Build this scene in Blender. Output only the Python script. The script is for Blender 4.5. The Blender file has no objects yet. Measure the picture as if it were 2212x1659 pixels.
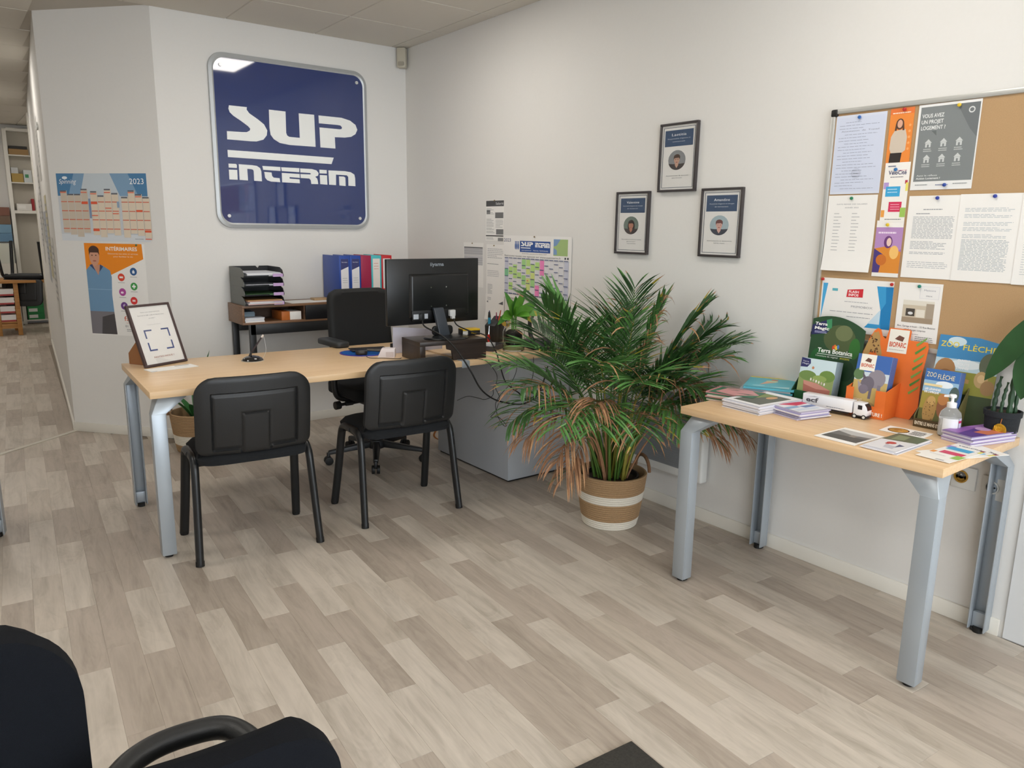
import bpy, bmesh, math, random
from mathutils import Vector, Matrix
S = bpy.context.scene
C = S.collection
R = math.radians
rnd = random.Random(7)

# ---------------------------------------------------------------- camera, world, lights, exposure
cam_d = bpy.data.cameras.new('camera')
cam = bpy.data.objects.new('camera', cam_d)
C.objects.link(cam)
S.camera = cam
yaw, pitch, roll = .6442, .2029, .0143
fwd = Vector((math.sin(yaw)*math.cos(pitch), math.cos(yaw)*math.cos(pitch), -math.sin(pitch)))
rt = Vector((math.cos(yaw), -math.sin(yaw), 0))
up = rt.cross(fwd)
r2 = rt*math.cos(roll) + up*math.sin(roll)
u2 = -rt*math.sin(roll) + up*math.cos(roll)
M = Matrix((r2, u2, -fwd)).transposed().to_4x4()
M.translation = Vector((-2.9135, -5.2457, 1.4153))
cam.matrix_world = M
cam_d.sensor_width = 36
cam_d.lens = 36*1635.2/2212
cam_d.clip_start = .05

w = bpy.data.worlds.new('world')
S.world = w
w.use_nodes = True
bg = w.node_tree.nodes['Background']
bg.inputs[0].default_value = (.72, .85, 1, 1)
bg.inputs[1].default_value = 1.6

def area(name, loc, rot, sx, sy, power, col):
    l = bpy.data.lights.new(name, 'AREA')
    l.shape = 'RECTANGLE'; l.size = sx; l.size_y = sy
    l.energy = power; l.color = col
    o = bpy.data.objects.new(name, l)
    o.location = loc; o.rotation_euler = rot
    C.objects.link(o)
    return o
# daylight through the shop windows behind the camera (front wall, y = -7.5)
area('window_daylight', (-2.6, -7.42, 1.45), (R(90), 0, 0), 4.6, 2.1, 92, (.93, .97, 1.0))
# ceiling luminaires are built further down as fixtures, the far-room pair added for brightness (emission in their diffusers)
PANEL_STRENGTH = 11
S.view_settings.view_transform = 'Standard'
S.view_settings.look = 'None'
S.view_settings.exposure = .34
S.view_settings.gamma = 1.0
S.view_settings.use_curve_mapping = False

# ---------------------------------------------------------------- helpers
def s2l(h):
    if isinstance(h, str):
        h = h.lstrip('#'); c = [int(h[i:i+2], 16)/255 for i in (0, 2, 4)]
    else:
        c = list(h)
    return tuple((x/12.92 if x <= .04045 else ((x+.055)/1.055)**2.4) for x in c)

_m = {}
def mat(name, col, rough=.5, metal=0, var=0, scale=20, bump=0, stretch=(1, 1, 1), spec=.5, coord='Object', detail=4, sheen=0, coat=0):
    if name in _m: return _m[name]
    m = bpy.data.materials.new(name); m.use_nodes = True
    nt = m.node_tree; b = nt.nodes['Principled BSDF']
    c = s2l(col)
    b.inputs['Base Color'].default_value = (*c, 1)
    b.inputs['Roughness'].default_value = rough
    b.inputs['Metallic'].default_value = metal
    b.inputs['Specular IOR Level'].default_value = spec
    if coat: b.inputs['Coat Weight'].default_value = coat
    if sheen: b.inputs['Sheen Weight'].default_value = sheen
    tc = nt.nodes.new('ShaderNodeTexCoord'); mp = nt.nodes.new('ShaderNodeMapping')
    mp.inputs['Scale'].default_value = stretch
    nt.links.new(tc.outputs[coord], mp.inputs[0])
    nz = nt.nodes.new('ShaderNodeTexNoise'); nz.inputs['Scale'].default_value = scale
    nz.inputs['Detail'].default_value = detail
    nt.links.new(mp.outputs[0], nz.inputs['Vector'])
    v = max(var, .015)
    mx = nt.nodes.new('ShaderNodeMix'); mx.data_type = 'RGBA'
    mx.inputs[6].default_value = (*[x*(1-v) for x in c], 1)
    mx.inputs[7].default_value = (*[min(1, x*(1+v)) for x in c], 1)
    nt.links.new(nz.outputs[0], mx.inputs[0])
    nt.links.new(mx.outputs[2], b.inputs['Base Color'])
    if bump:
        bp = nt.nodes.new('ShaderNodeBump'); bp.inputs['Strength'].default_value = bump
        bp.inputs['Distance'].default_value = .002
        nt.links.new(nz.outputs[0], bp.inputs['Height']); nt.links.new(bp.outputs[0], b.inputs['Normal'])
    _m[name] = m
    return m

def ink(col, rough=.45):
    return mat('print_%s_%d' % (col.lstrip('#'), rough*100), col, rough)

def wood(name, c1, c2, axis='x', scale=6, rough=.4, rings=14, coord='Object'):
    if name in _m: return _m[name]
    m = bpy.data.materials.new(name); m.use_nodes = True
    nt = m.node_tree; b = nt.nodes['Principled BSDF']; b.inputs['Roughness'].default_value = rough
    tc = nt.nodes.new('ShaderNodeTexCoord'); mp = nt.nodes.new('ShaderNodeMapping')
    mp.inputs['Scale'].default_value = {'x': (.6, rings, rings), 'y': (rings, .6, rings), 'z': (rings, rings, .6)}[axis]
    nt.links.new(tc.outputs[coord], mp.inputs[0])
    nz = nt.nodes.new('ShaderNodeTexNoise'); nz.inputs['Scale'].default_value = scale; nz.inputs['Detail'].default_value = 6
    nt.links.new(mp.outputs[0], nz.inputs['Vector'])
    cr = nt.nodes.new('ShaderNodeValToRGB')
    cr.color_ramp.elements[0].position = .35; cr.color_ramp.elements[0].color = (*s2l(c1), 1)
    cr.color_ramp.elements[1].position = .65; cr.color_ramp.elements[1].color = (*s2l(c2), 1)
    nt.links.new(nz.outputs[0], cr.inputs[0]); nt.links.new(cr.outputs[0], b.inputs['Base Color'])
    _m[name] = m
    return m

class MB:
    """collects shapes into one mesh"""
    def __init__(s): s.v = []; s.f = []; s.m = []; s.mats = []
    def mi(s, m):
        if m not in s.mats: s.mats.append(m)
        return s.mats.index(m)
    def add(s, vs, fs, m):
        o = len(s.v); k = s.mi(m)
        s.v += [tuple(v) for v in vs]; s.f += [tuple(i+o for i in f) for f in fs]; s.m += [k]*len(fs)
        return s
    def box(s, x0, y0, z0, x1, y1, z1, m):
        vs = [(x, y, z) for z in (z0, z1) for y in (y0, y1) for x in (x0, x1)]
        return s.add(vs, [(0, 2, 3, 1), (4, 5, 7, 6), (0, 1, 5, 4), (2, 6, 7, 3), (0, 4, 6, 2), (1, 3, 7, 5)], m)
    def hexa(s, b4, t4, m):
        return s.add(list(b4)+list(t4), [(3, 2, 1, 0), (4, 5, 6, 7), (0, 1, 5, 4), (1, 2, 6, 5), (2, 3, 7, 6), (3, 0, 4, 7)], m)
    def prism(s, poly, a0, a1, m, ax='z'):
        n = len(poly)
        def P(p, a): return {'z': (p[0], p[1], a), 'y': (p[0], a, p[1]), 'x': (a, p[0], p[1])}[ax]
        vs = [P(p, a0) for p in poly]+[P(p, a1) for p in poly]
        fs = [tuple(range(n))[::-1], tuple(range(n, 2*n))]+[(i, (i+1) % n, n+(i+1) % n, n+i) for i in range(n)]
        return s.add(vs, fs, m)
    def frame(s, d):
        d = Vector(d).normalized()
        a = Vector((0, 0, 1)) if abs(d.z) < .9 else Vector((1, 0, 0))
        u = d.cross(a).normalized(); return u, d.cross(u).normalized()
    def tube(s, pts, r, m, n=10, caps=True, flat=None):
        pts = [Vector(p) for p in pts]; k = len(pts); vs = []
        rr = r if isinstance(r, (list, tuple)) else [r]*k
        pu = None
        for i, p in enumerate(pts):
            d = (pts[min(i+1, k-1)]-pts[max(i-1, 0)]).normalized()
            if pu is None: u, v = s.frame(d)
            else:
                u = (pu-d*pu.dot(d))
                u = u.normalized() if u.length > 1e-6 else s.frame(d)[0]
                v = d.cross(u)
            pu = u
            for j in range(n):
                a = 2*math.pi*j/n
                vs.append(p+u*math.cos(a)*rr[i]+v*math.sin(a)*rr[i]*(flat or 1))
        fs = [(i*n+j, i*n+(j+1) % n, (i+1)*n+(j+1) % n, (i+1)*n+j) for i in range(k-1) for j in range(n)]
        if caps: fs += [tuple(range(n))[::-1], tuple(range((k-1)*n, k*n))]
        return s.add(vs, fs, m)
    def cyl(s, p0, p1, r0, m, r1=None, n=20):
        return s.tube([p0, p1], [r0, r0 if r1 is None else r1], m, n)
    def lathe(s, prof, m, c=(0, 0, 0), n=40):
        vs = [(c[0]+r*math.cos(2*math.pi*j/n), c[1]+r*math.sin(2*math.pi*j/n), c[2]+z) for r, z in prof for j in range(n)]
        k = len(prof)
        fs = [(i*n+j, i*n+(j+1) % n, (i+1)*n+(j+1) % n, (i+1)*n+j) for i in range(k-1) for j in range(n)]
        return s.add(vs, fs, m)
    def build(s, name, parent=None, bevel=0, smooth=40, seg=2, loc=None, rotz=None, matrix=None):
        me = bpy.data.meshes.new(name); me.from_pydata(s.v, [], s.f)
        for m in s.mats: me.materials.append(m)
        me.polygons.foreach_set('material_index', s.m)
        bm = bmesh.new(); bm.from_mesh(me)
        bmesh.ops.recalc_face_normals(bm, faces=bm.faces)
        if bevel:
            es = [e for e in bm.edges if len(e.link_faces) == 2 and e.calc_face_angle(0) > R(30)]
            bmesh.ops.bevel(bm, geom=es, offset=bevel, segments=seg, affect='EDGES', profile=.5, clamp_overlap=True)
        bm.to_mesh(me); bm.free()
        if smooth:
            me.shade_smooth(); me.set_sharp_from_angle(angle=R(smooth))
        o = bpy.data.objects.new(name, me); C.objects.link(o)
        if parent: o.parent = parent
        if loc is not None: o.location = loc
        if rotz is not None: o.rotation_euler = (0, 0, rotz)
        if matrix is not None: o.matrix_basis = matrix
        return o

def wm(o):
    m = o.matrix_basis.copy()
    return wm(o.parent) @ m if o.parent else m
def setw(o, m):
    o.matrix_basis = (wm(o.parent).inverted() @ m) if o.parent else m
def tag(o, label=None, cat=None, group=None, kind=None):
    if label: o['label'] = label
    if cat: o['category'] = cat
    if group: o['group'] = group
    if kind: o['kind'] = kind
    return o
def thing(name, label, cat, loc=(0, 0, 0), rotz=0, group=None):
    o = bpy.data.objects.new(name, None); C.objects.link(o)
    o.empty_display_size = .1
    o.location = loc; o.rotation_euler = (0, 0, rotz)
    return tag(o, label, cat, group)
def dup(root, loc=None, rot=None, label=None, group=None, parent=None):
    r = root.copy(); C.objects.link(r)
    if parent: r.parent = parent
    if loc is not None: r.location = loc
    if rot is not None: r.rotation_euler = rot
    if label: r['label'] = label
    if group: r['group'] = group
    for ch in list(root.children):
        c = ch.copy(); C.objects.link(c); c.parent = r
        for g in list(ch.children):
            d = g.copy(); C.objects.link(d); d.parent = c
    return r
def rrect(x0, y0, x1, y1, r, n=5):
    r = min(r, abs(x1-x0)/2-1e-5, abs(y1-y0)/2-1e-5)
    p = []
    for cx, cy, a0 in ((x1-r, y1-r, 0), (x0+r, y1-r, 90), (x0+r, y0+r, 180), (x1-r, y0+r, 270)):
        for i in range(n+1):
            a = R(a0+90*i/n); p.append((cx+r*math.cos(a), cy+r*math.sin(a)))
    return p
def bez(p0, p1, p2, n=12):
    p0, p1, p2 = Vector(p0), Vector(p1), Vector(p2)
    return [p0*(1-t)**2+p1*2*t*(1-t)+p2*t*t for t in [i/n for i in range(n+1)]]
def smoothpath(pts, k=5):
    pts = [Vector(p) for p in pts]; out = []
    for i in range(len(pts)-1):
        a = pts[max(i-1, 0)]; b = pts[i]; c = pts[i+1]; d = pts[min(i+2, len(pts)-1)]
        for j in range(k):
            t = j/k
            out.append(.5*((2*b)+(c-a)*t+(2*a-5*b+4*c-d)*t*t+(3*b-a-3*c+d)*t**3))
    out.append(pts[-1]); return out

# ---- text
_tx = {}
def text_mesh(st, bold=0):
    k = (st, bold)
    if k in _tx: return _tx[k]
    cu = bpy.data.curves.new('t', 'FONT'); cu.body = st; cu.size = 1; cu.resolution_u = 3; cu.offset = bold
    o = bpy.data.objects.new('t', cu); C.objects.link(o)
    me = bpy.data.meshes.new_from_object(o)
    vs = [tuple(v.co) for v in me.vertices]; fs = [tuple(p.vertices) for p in me.polygons]
    bpy.data.objects.remove(o); bpy.data.meshes.remove(me); bpy.data.curves.remove(cu)
    _tx[k] = (vs, fs); return _tx[k]

class Print:
    """flat ink on a sheet; x,y normalised 0..1 from the sheet's top left"""
    def __init__(s, w, h, curl=0): s.w = w; s.h = h; s.mb = MB(); s.z = .0002; s.curl = curl
    def P(s, x, y): return (x*s.w, -y*s.h, s.z)
    def poly(s, pts, col, lift=True):
        s.mb.add([s.P(*p) for p in pts], [tuple(range(len(pts)))], ink(col))
        if lift: s.z += .00004
        return s
    def rect(s, x0, y0, x1, y1, col): return s.poly([(x0, y1), (x1, y1), (x1, y0), (x0, y0)], col)
    def ell(s, cx, cy, rx, ry, col, n=18, a0=0, a1=360):
        return s.poly([(cx+rx*math.cos(R(a0+(a1-a0)*i/n)), cy+ry*math.sin(R(a0+(a1-a0)*i/n))) for i in range(n+(a1-a0 != 360))], col)
    def text(s, st, x, y, hgt, col, wid=None, align='c', bold=.0, slant=0):
        """hgt: cap height as fraction of sheet height, wid: total width as fraction of sheet width"""
        vs, fs = text_mesh(st, bold)
        if not vs: return s
        x0 = min(v[0] for v in vs); x1 = max(v[0] for v in vs)
        sy = hgt*s.h/.73; sx = (wid*s.w/(x1-x0)) if wid else sy
        W = (x1-x0)*sx
        ox = x*s.w-(W/2 if align == 'c' else (W if align == 'r' else 0)); oy = -y*s.h
        s.mb.add([(ox+(v[0]-x0)*sx+slant*v[1]*sy, oy+v[1]*sy, s.z) for v in vs], fs, ink(col)); s.z += .00003
        return s
    def lines(s, x0, y0, x1, n, pitch, th, col='#8d8f93', ragged=.15, seed=1):
        q = random.Random(seed)
        for i in range(n):
            y = y0+i*pitch; xx = x0; end = x1-(x1-x0)*ragged*q.random()*(1 if i % 4 else 3)
            while xx < end:
                l = (x1-x0)*(.05+.1*q.random()); e = min(xx+l, end)
                s.mb.add([s.P(xx, y+th), s.P(e, y+th), s.P(e, y), s.P(xx, y)], [(0, 1, 2, 3)], ink(col))
                xx = e+(x1-x0)*.018
        return s
    def done(s, parent, name='print'):
        if s.curl: s.mb.v = [(x, y, z+.0006+s.curl*max(0, -y/s.h-.5)**2*4) for x, y, z in s.mb.v]
        return s.mb.build(name, parent, smooth=0)

PAPER = mat('white_paper', '#eceae6', .6)
def sheet_matrix(o, U, V):
    U = Vector(U).normalized(); V = Vector(V); V = (V-U*V.dot(U)).normalized(); N = U.cross(V)
    m = Matrix((U, V, N)).transposed().to_4x4(); m.translation = Vector(o); return m
def sheet(name, label, cat, o, U, V, w, h, m=None, th=.0006, group=None, curl=0, parent=None, bow=None):
    """o: top left corner, U right, V up"""
    b = MB(); m = m or PAPER; n = 8
    if curl:
        vs = []; fs = []
        for i in range(n+1):
            t = i/n; y = -t*h; z = curl*max(0, t-.5)**2*4
            vs += [(0, y, z), (w, y, z), (0, y, z+th), (w, y, z+th)]
        # keep the printed face flat; only the hanging lower part lifts
        for i in range(n):
            a = i*4; c = a+4
            fs += [(a, c, c+1, a+1), (a+2, a+3, c+3, c+2), (a, a+2, c+2, c), (a+1, c+1, c+3, a+3)]
        fs += [(0, 1, 3, 2), (n*4, n*4+2, n*4+3, n*4+1)]
        b.add(vs, fs, m)
    else:
        b.box(0, -h, -th, w, 0, 0, m)
    ob = b.build(name, parent, smooth=0, matrix=sheet_matrix(o, U, V) if parent is None else None)
    if parent is None: tag(ob, label, cat, group)
    return ob

WB_U, WB_V = (0, -1, 0), (0, 0, 1)       # on the right wall
WA_U, WA_V = (1, 0, 0), (0, 0, 1)        # on the back wall
WC_U, WC_V = (.66127, -.75015, 0), (0, 0, 1)   # on the angled wall
# shared materials
WALL = mat('wall_paint', '#dfddd9', .75, var=.012, scale=60, bump=.12)
CEIL = mat('ceiling_tile', '#d2cdc3', .9, var=.02, scale=120, bump=.15)
GRID = mat('ceiling_grid', '#bdb7ac', .7)
SKIRT = mat('white_skirting', '#dedad0', .4)
BEECH = wood('beech_laminate', '#d8b68b', '#e1c29a', 'x', 5, .35, 16)
BEECH_Y = wood('beech_laminate_cross', '#d6b388', '#dfbf97', 'y', 5, .35, 16)
STEEL = mat('grey_painted_steel', '#a9b1b8', .32, metal=.35, var=.02)
STEELIN = mat('grey_steel_inside', '#848a90', .5, metal=.3)
BLACK = mat('black_plastic', '#1b1c1d', .42, var=.05, scale=300, bump=.15)
FABRIC = mat('black_fabric', '#101317', .95, var=.2, scale=500, bump=.4)
RUBBER = mat('black_rubber', '#0d0d0d', .6)
TUBE = mat('black_tube', '#17191b', .35)
CHROME = mat('chrome', '#c8c8c8', .15, 1)
ALU = mat('brushed_aluminium', '#c9cac6', .35, .5)
WALNUT = wood('walnut_laminate', '#6f5138', '#866348', 'x', 5, .45, 14)
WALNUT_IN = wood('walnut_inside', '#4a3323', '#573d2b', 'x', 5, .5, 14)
ESP = wood('espresso_veneer', '#2a221e', '#382d27', 'x', 6, .4, 14)

# ================================================================ SETTING
XA, XD, YD = -1.7391, -2.285, .619
H = 2.695
def dx_at(y): return XD + (y-YD)*(-1.77-XD)/(7.45-YD)
def struct(name, mb, **k):
    o = mb.build(name, **k); o['kind'] = 'structure'; return o

# ---- floor with its planks (printed strip pattern read as planks)
fl = MB(); fl.box(-6, -7.5, -.03, .0, 7.45, -.004, mat('floor_underlay', '#857a6c', .8))
floor = struct('floor', fl, smooth=0)
def plank_mat(name, c):
    m = bpy.data.materials.new(name); m.use_nodes = True
    nt = m.node_tree; N = nt.nodes; L = nt.links; b = N['Principled BSDF']
    geo = N.new('ShaderNodeNewGeometry'); oi = N.new('ShaderNodeObjectInfo')
    mp = N.new('ShaderNodeMapping'); mp.inputs['Rotation'].default_value = (0, 0, R(3.8))
    L.new(geo.outputs['Position'], mp.inputs[0])
    ad = N.new('ShaderNodeVectorMath'); ad.operation = 'ADD'
    sc = N.new('ShaderNodeVectorMath'); sc.operation = 'SCALE'; sc.inputs[0].default_value = (13, 31, 57)
    L.new(oi.outputs['Random'], sc.inputs[3]); L.new(mp.outputs[0], ad.inputs[0]); L.new(sc.outputs[0], ad.inputs[1])
    m2 = N.new('ShaderNodeMapping'); m2.inputs['Scale'].default_value = (26, 2.2, 1); L.new(ad.outputs[0], m2.inputs[0])
    n1 = N.new('ShaderNodeTexNoise'); n1.inputs['Scale'].default_value = 1.3; n1.inputs['Detail'].default_value = 8; n1.inputs['Roughness'].default_value = .62; n1.inputs['Distortion'].default_value = .5
    L.new(m2.outputs[0], n1.inputs['Vector'])
    m3 = N.new('ShaderNodeMapping'); m3.inputs['Scale'].default_value = (9, 2.4, 1); L.new(ad.outputs[0], m3.inputs[0])
    n2 = N.new('ShaderNodeTexNoise'); n2.inputs['Scale'].default_value = .9; n2.inputs['Detail'].default_value = 3; n2.inputs['Distortion'].default_value = 1.2
    L.new(m3.outputs[0], n2.inputs['Vector'])
    # flame figure: bands of the second noise
    wv = N.new('ShaderNodeMath'); wv.operation = 'MULTIPLY'; wv.inputs[1].default_value = 60; L.new(n2.outputs[0], wv.inputs[0])
    sn = N.new('ShaderNodeMath'); sn.operation = 'SINE'; L.new(wv.outputs[0], sn.inputs[0])
    a1 = N.new('ShaderNodeMath'); a1.operation = 'MULTIPLY_ADD'; a1.inputs[1].default_value = .035; L.new(sn.outputs[0], a1.inputs[0]); L.new(n1.outputs[0], a1.inputs[2])
    a2 = N.new('ShaderNodeMath'); a2.operation = 'MULTIPLY_ADD'; a2.inputs[1].default_value = .55; L.new(n2.outputs[0], a2.inputs[0]); L.new(a1.outputs[0], a2.inputs[2])
    a3 = N.new('ShaderNodeMath'); a3.operation = 'MULTIPLY_ADD'; a3.inputs[1].default_value = .12; L.new(oi.outputs['Random'], a3.inputs[0]); L.new(a2.outputs[0], a3.inputs[2])
    cr = N.new('ShaderNodeValToRGB'); l = s2l(c)
    e = cr.color_ramp.elements
    e[0].position = .52; e[0].color = (l[0]*.74, l[1]*.725, l[2]*.70, 1)
    e[1].position = 1.08; e[1].color = (min(1, l[0]*1.14), min(1, l[1]*1.14), min(1, l[2]*1.15), 1)
    md = e.new(.8); md.color = (*l, 1)
    L.new(a3.outputs[0], cr.inputs[0]); L.new(cr.outputs[0], b.inputs['Base Color'])
    b.inputs['Roughness'].default_value = .42; b.inputs['Specular IOR Level'].default_value = .4
    bp = N.new('ShaderNodeBump'); bp.inputs['Strength'].default_value = .12; bp.inputs['Distance'].default_value = .001
    L.new(n1.outputs[0], bp.inputs['Height']); L.new(bp.outputs[0], b.inputs['Normal'])
    return m
PM = {'D': plank_mat('plank_dark', '#a69a8d'), 'M': plank_mat('plank_medium', '#b2a799'), 'L': plank_mat('plank_light', '#bab0a3')}
def unit_plank(m):
    me = bpy.data.meshes.new('plank')
    v = [(x, y, z) for z in (-.004, 0) for y in (0, 1) for x in (0, 1)]
    g = .006; v += [(g, .0012, .0), (1-g, .0012, .0), (g, .9988, .0), (1-g, .9988, .0)]
    for i in range(4, 8): v[i] = (v[i][0], v[i][1], -.0008)
    f = [(0, 2, 3, 1), (0, 1, 5, 4), (2, 6, 7, 3), (0, 4, 6, 2), (1, 3, 7, 5), (8, 9, 11, 10), (4, 5, 9, 8), (6, 10, 11, 7), (4, 8, 10, 6), (5, 7, 11, 9)]
    me.from_pydata(v, [], f); me.materials.append(m); me.validate(); return me
PME = {k: unit_plank(m) for k, m in PM.items()}
COLS = {-27: [(0.377, 'L'), (1.011, 'D')], -26: [(0.119, 'L'), (0.813, 'M')], -25: [(0.478, 'L'), (1.182, 'D')], -24: [(0.353, 'D'), (0.884, 'D')], -23: [(0.456, 'D'), (1.126, 'L')], -22: [(0.176, 'D'), (0.851, 'L')], -21: [(0.258, 'L'), (0.955, 'D')], -20: [(0.008, 'D'), (0.611, 'L')], -19: [(0.424, 'D'), (1.016, 'L')], -18: [(0.199, 'D'), (0.726, 'L')], -17: [(0.52, 'D'), (1.08, 'L')], -16: [(0.313, 'M'), (0.82, 'L')], -15: [(0.011, 'L'), (0.694, 'D')], -14: [(0.382, 'M'), (1.05, 'D')], -13: [(0.632, 'L'), (1.17, 'D')], -12: [(0.287, 'L'), (0.879, 'D')], -11: [(0.368, 'D'), (0.96, 'L')], -10: [(0.11, 'L'), (0.702, 'D')], -9: [(0.46, 'L'), (1.052, 'M')], -8: [(0.3, 'L'), (0.892, 'D')], -7: [(0.029, 'D'), (0.629, 'L')], -6: [(0.344, 'L'), (0.944, 'M')], -5: [(0.214, 'D'), (0.698, 'M')], -4: [(0.576, 'D'), (1.176, 'L')], -3: [(0.154, 'L'), (0.754, 'D')], -2: [(0.408, 'D'), (1.059, 'L')], -1: [(0.477, 'L'), (1.173, 'D')], 0: [(0.231, 'D'), (0.819, 'M')], 1: [(0.044, 'M'), (0.644, 'D')]}
pa = R(-93.8); vd = Vector((math.cos(pa), math.sin(pa), 0)); ud = Vector((-vd.y, vd.x, 0))
PW = .1002; POFF = -.02295; PER = 1.192
planks = []
q = random.Random(3)
for k in range(-66, 9):
    c = COLS.get(k)
    if not c:
        a = q.random()*PER; c = sorted([(a, q.choice('DLM')), ((a+.45+.25*q.random()) % PER, q.choice('DLM'))])
    js = []
    n0 = -8
    for n in range(n0, 8):
        for v, t in c: js.append((v+n*PER, t))
    js.sort()
    for i in range(len(js)-1):
        v0, t = js[i]; v1 = js[i+1][0]
        # keep each plank inside the room
        u0 = POFF+k*PW
        cen = ud*(u0+PW/2)+vd*((v0+v1)/2)
        if not (-5.95 < cen.x < .045 and -7.4 < cen.y < 7.4): continue
        if cen.y > .2 and cen.x > ((dx_at(cen.y) if cen.y < 5.1 else -1.02) if cen.y > YD else -1.9-.5*cen.y): continue
        d = cen-cam.location; z = d.dot(fwd)
        vis = False; sz = 0
        if z > .5:
            x = d.dot(r2)/z*1635; y = d.dot(u2)/z*1635
            vis = abs(x) < 1130 and -1000 < y < 900
            if cen.y > 0: vis = vis and x < -880
            sz = (v1-v0)/z/z
        planks.append((vis, sz, u0, v0, v1, t))
planks.sort(key=lambda p: (-p[0], -p[1]))
rest = MB()
for i, (vis, sz, u0, v0, v1, t) in enumerate(planks):
    org = ud*u0+vd*v0
    if vis and i < 300:
        o = bpy.data.objects.new('plank', PME[t]); C.objects.link(o); o.parent = floor
        # local x -> ud*PW, local y -> vd*len ; z up
        m = Matrix((ud*(PW-.0004), vd*(v1-v0-.0008), Vector((0, 0, -1)))).transposed().to_4x4(); m.translation = org
        o.matrix_world = Matrix.Translation((org.x, org.y, 0)) @ Matrix(((ud.x*PW, vd.x*(v1-v0-.0006), 0, 0), (ud.y*PW, vd.y*(v1-v0-.0006), 0, 0), (0, 0, 1, 0), (0, 0, 0, 1)))
    else:
        P = [org, org+ud*PW, org+ud*PW+vd*(v1-v0), org+vd*(v1-v0)]
        rest.hexa([(p.x, p.y, -.004) for p in P], [(p.x, p.y, 0) for p in P], PM[t])
o = rest.build('distant_planks', floor, smooth=0); o['kind'] = 'stuff'

# ---- walls
struct('wall_back', MB().prism([(XA, 0), (0, 0), (0, .12), (-1.61, .12)], -.03, 2.9, WALL), smooth=0)
struct('wall_angled', MB().prism([(XA, 0), (XD, YD), (-2.13, .70), (-1.61, .12)], -.03, 2.9, WALL), smooth=0)
struct('wall_corridor', MB().prism([(XD, YD), (dx_at(5.15), 5.15), (dx_at(5.15)+.15, 5.15), (-2.13, .70)], -.03, 2.9, WALL), smooth=0)
struct('wall_right', MB().box(0, -7.5, -.03, .12, .12, 2.9, WALL), smooth=0)
struct('wall_left', MB().box(-6.12, -7.5, -.03, -6, 7.45, 2.9, WALL), smooth=0)
struct('wall_far', MB().box(-6, 7.45, -.03, -.9, 7.57, 2.9, WALL), smooth=0)
struct('wall_return', MB().box(dx_at(5.15)+.15, 5.05, -.03, -1.0, 5.15, 2.9, WALL), smooth=0)
struct('wall_far_right', MB().box(-1.0, 5.05, -.03, -.9, 7.45, 2.9, WALL), smooth=0)
fw = MB()
fw.box(-6, -7.62, -.03, -5.1, -7.5, 2.9, WALL); fw.box(-.1, -7.62, -.03, .12, -7.5, 2.9, WALL)
fw.box(-5.1, -7.62, -.03, -.1, -7.5, .3, WALL); fw.box(-5.1, -7.62, 2.6, -.1, -7.5, 2.9, WALL)
struct('wall_front', fw, smooth=0)
GLASS = bpy.data.materials.new('window_glass'); GLASS.use_nodes = True
nt = GLASS.node_tree; nt.nodes.clear()
ou = nt.nodes.new('ShaderNodeOutputMaterial'); mi = nt.nodes.new('ShaderNodeMixShader'); tr = nt.nodes.new('ShaderNodeBsdfTransparent'); gl = nt.nodes.new('ShaderNodeBsdfGlossy')
gl.inputs['Roughness'].default_value = .02; mi.inputs[0].default_value = .08
nt.links.new(tr.outputs[0], mi.inputs[1]); nt.links.new(gl.outputs[0], mi.inputs[2]); nt.links.new(mi.outputs[0], ou.inputs[0])
wf = MB(); FR = mat('window_frame_grey', '#55585c', .4)
for x in (-5.1, -3.46, -1.8, -.16): wf.box(x, -7.6, .3, x+.06, -7.52, 2.6, FR)
wf.box(-5.1, -7.6, .3, -.1, -7.52, .36, FR); wf.box(-5.1, -7.6, 2.54, -.1, -7.52, 2.6, FR)
win = struct('window_1', wf, smooth=0)
for x in (-5.04, -3.4, -1.74): MB().box(x, -7.565, .36, x+1.58, -7.559, 2.54, GLASS).build('pane', win, smooth=0)

# ---- ceiling: suspended tiles on a grid
ceil = struct('ceiling', MB().box(-6, -7.5, H+.004, 0, 7.45, H+.05, GRID), smooth=0)
def tile_mesh():
    b = MB(); e = .010
    b.hexa([(e, e, 0), (1-e, e, 0), (1-e, 1-e, 0), (e, 1-e, 0)], [(0.003, .003, .006), (.997, .003, .006), (.997, .997, .006), (.003, .997, .006)], CEIL)
    me = bpy.data.meshes.new('ceiling_tile'); me.from_pydata(b.v, [], b.f); me.materials.append(CEIL)
    bm = bmesh.new(); bm.from_mesh(me); bmesh.ops.recalc_face_normals(bm, faces=bm.faces); bm.to_mesh(me); bm.free()
    return me
TM = tile_mesh()
TS = .59
PANELS = [(-1.29, -1.75), (-3.65, -1.75), (-3.65, -4.11), (-1.29, -4.11), (-1.29, -6.47), (-3.65, -6.47), (-3.062, 1.795), (-3.062, 4.155), (-3.652, 5.925), (-1.292, 5.925)]  # last pair, over the far room, is added out of view to brighten the corridor
xs = [(-.112, 0)]+[(-.112-TS*(i+1), -.112-TS*i) for i in range(10)]
yl = -.565+TS*14
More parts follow.
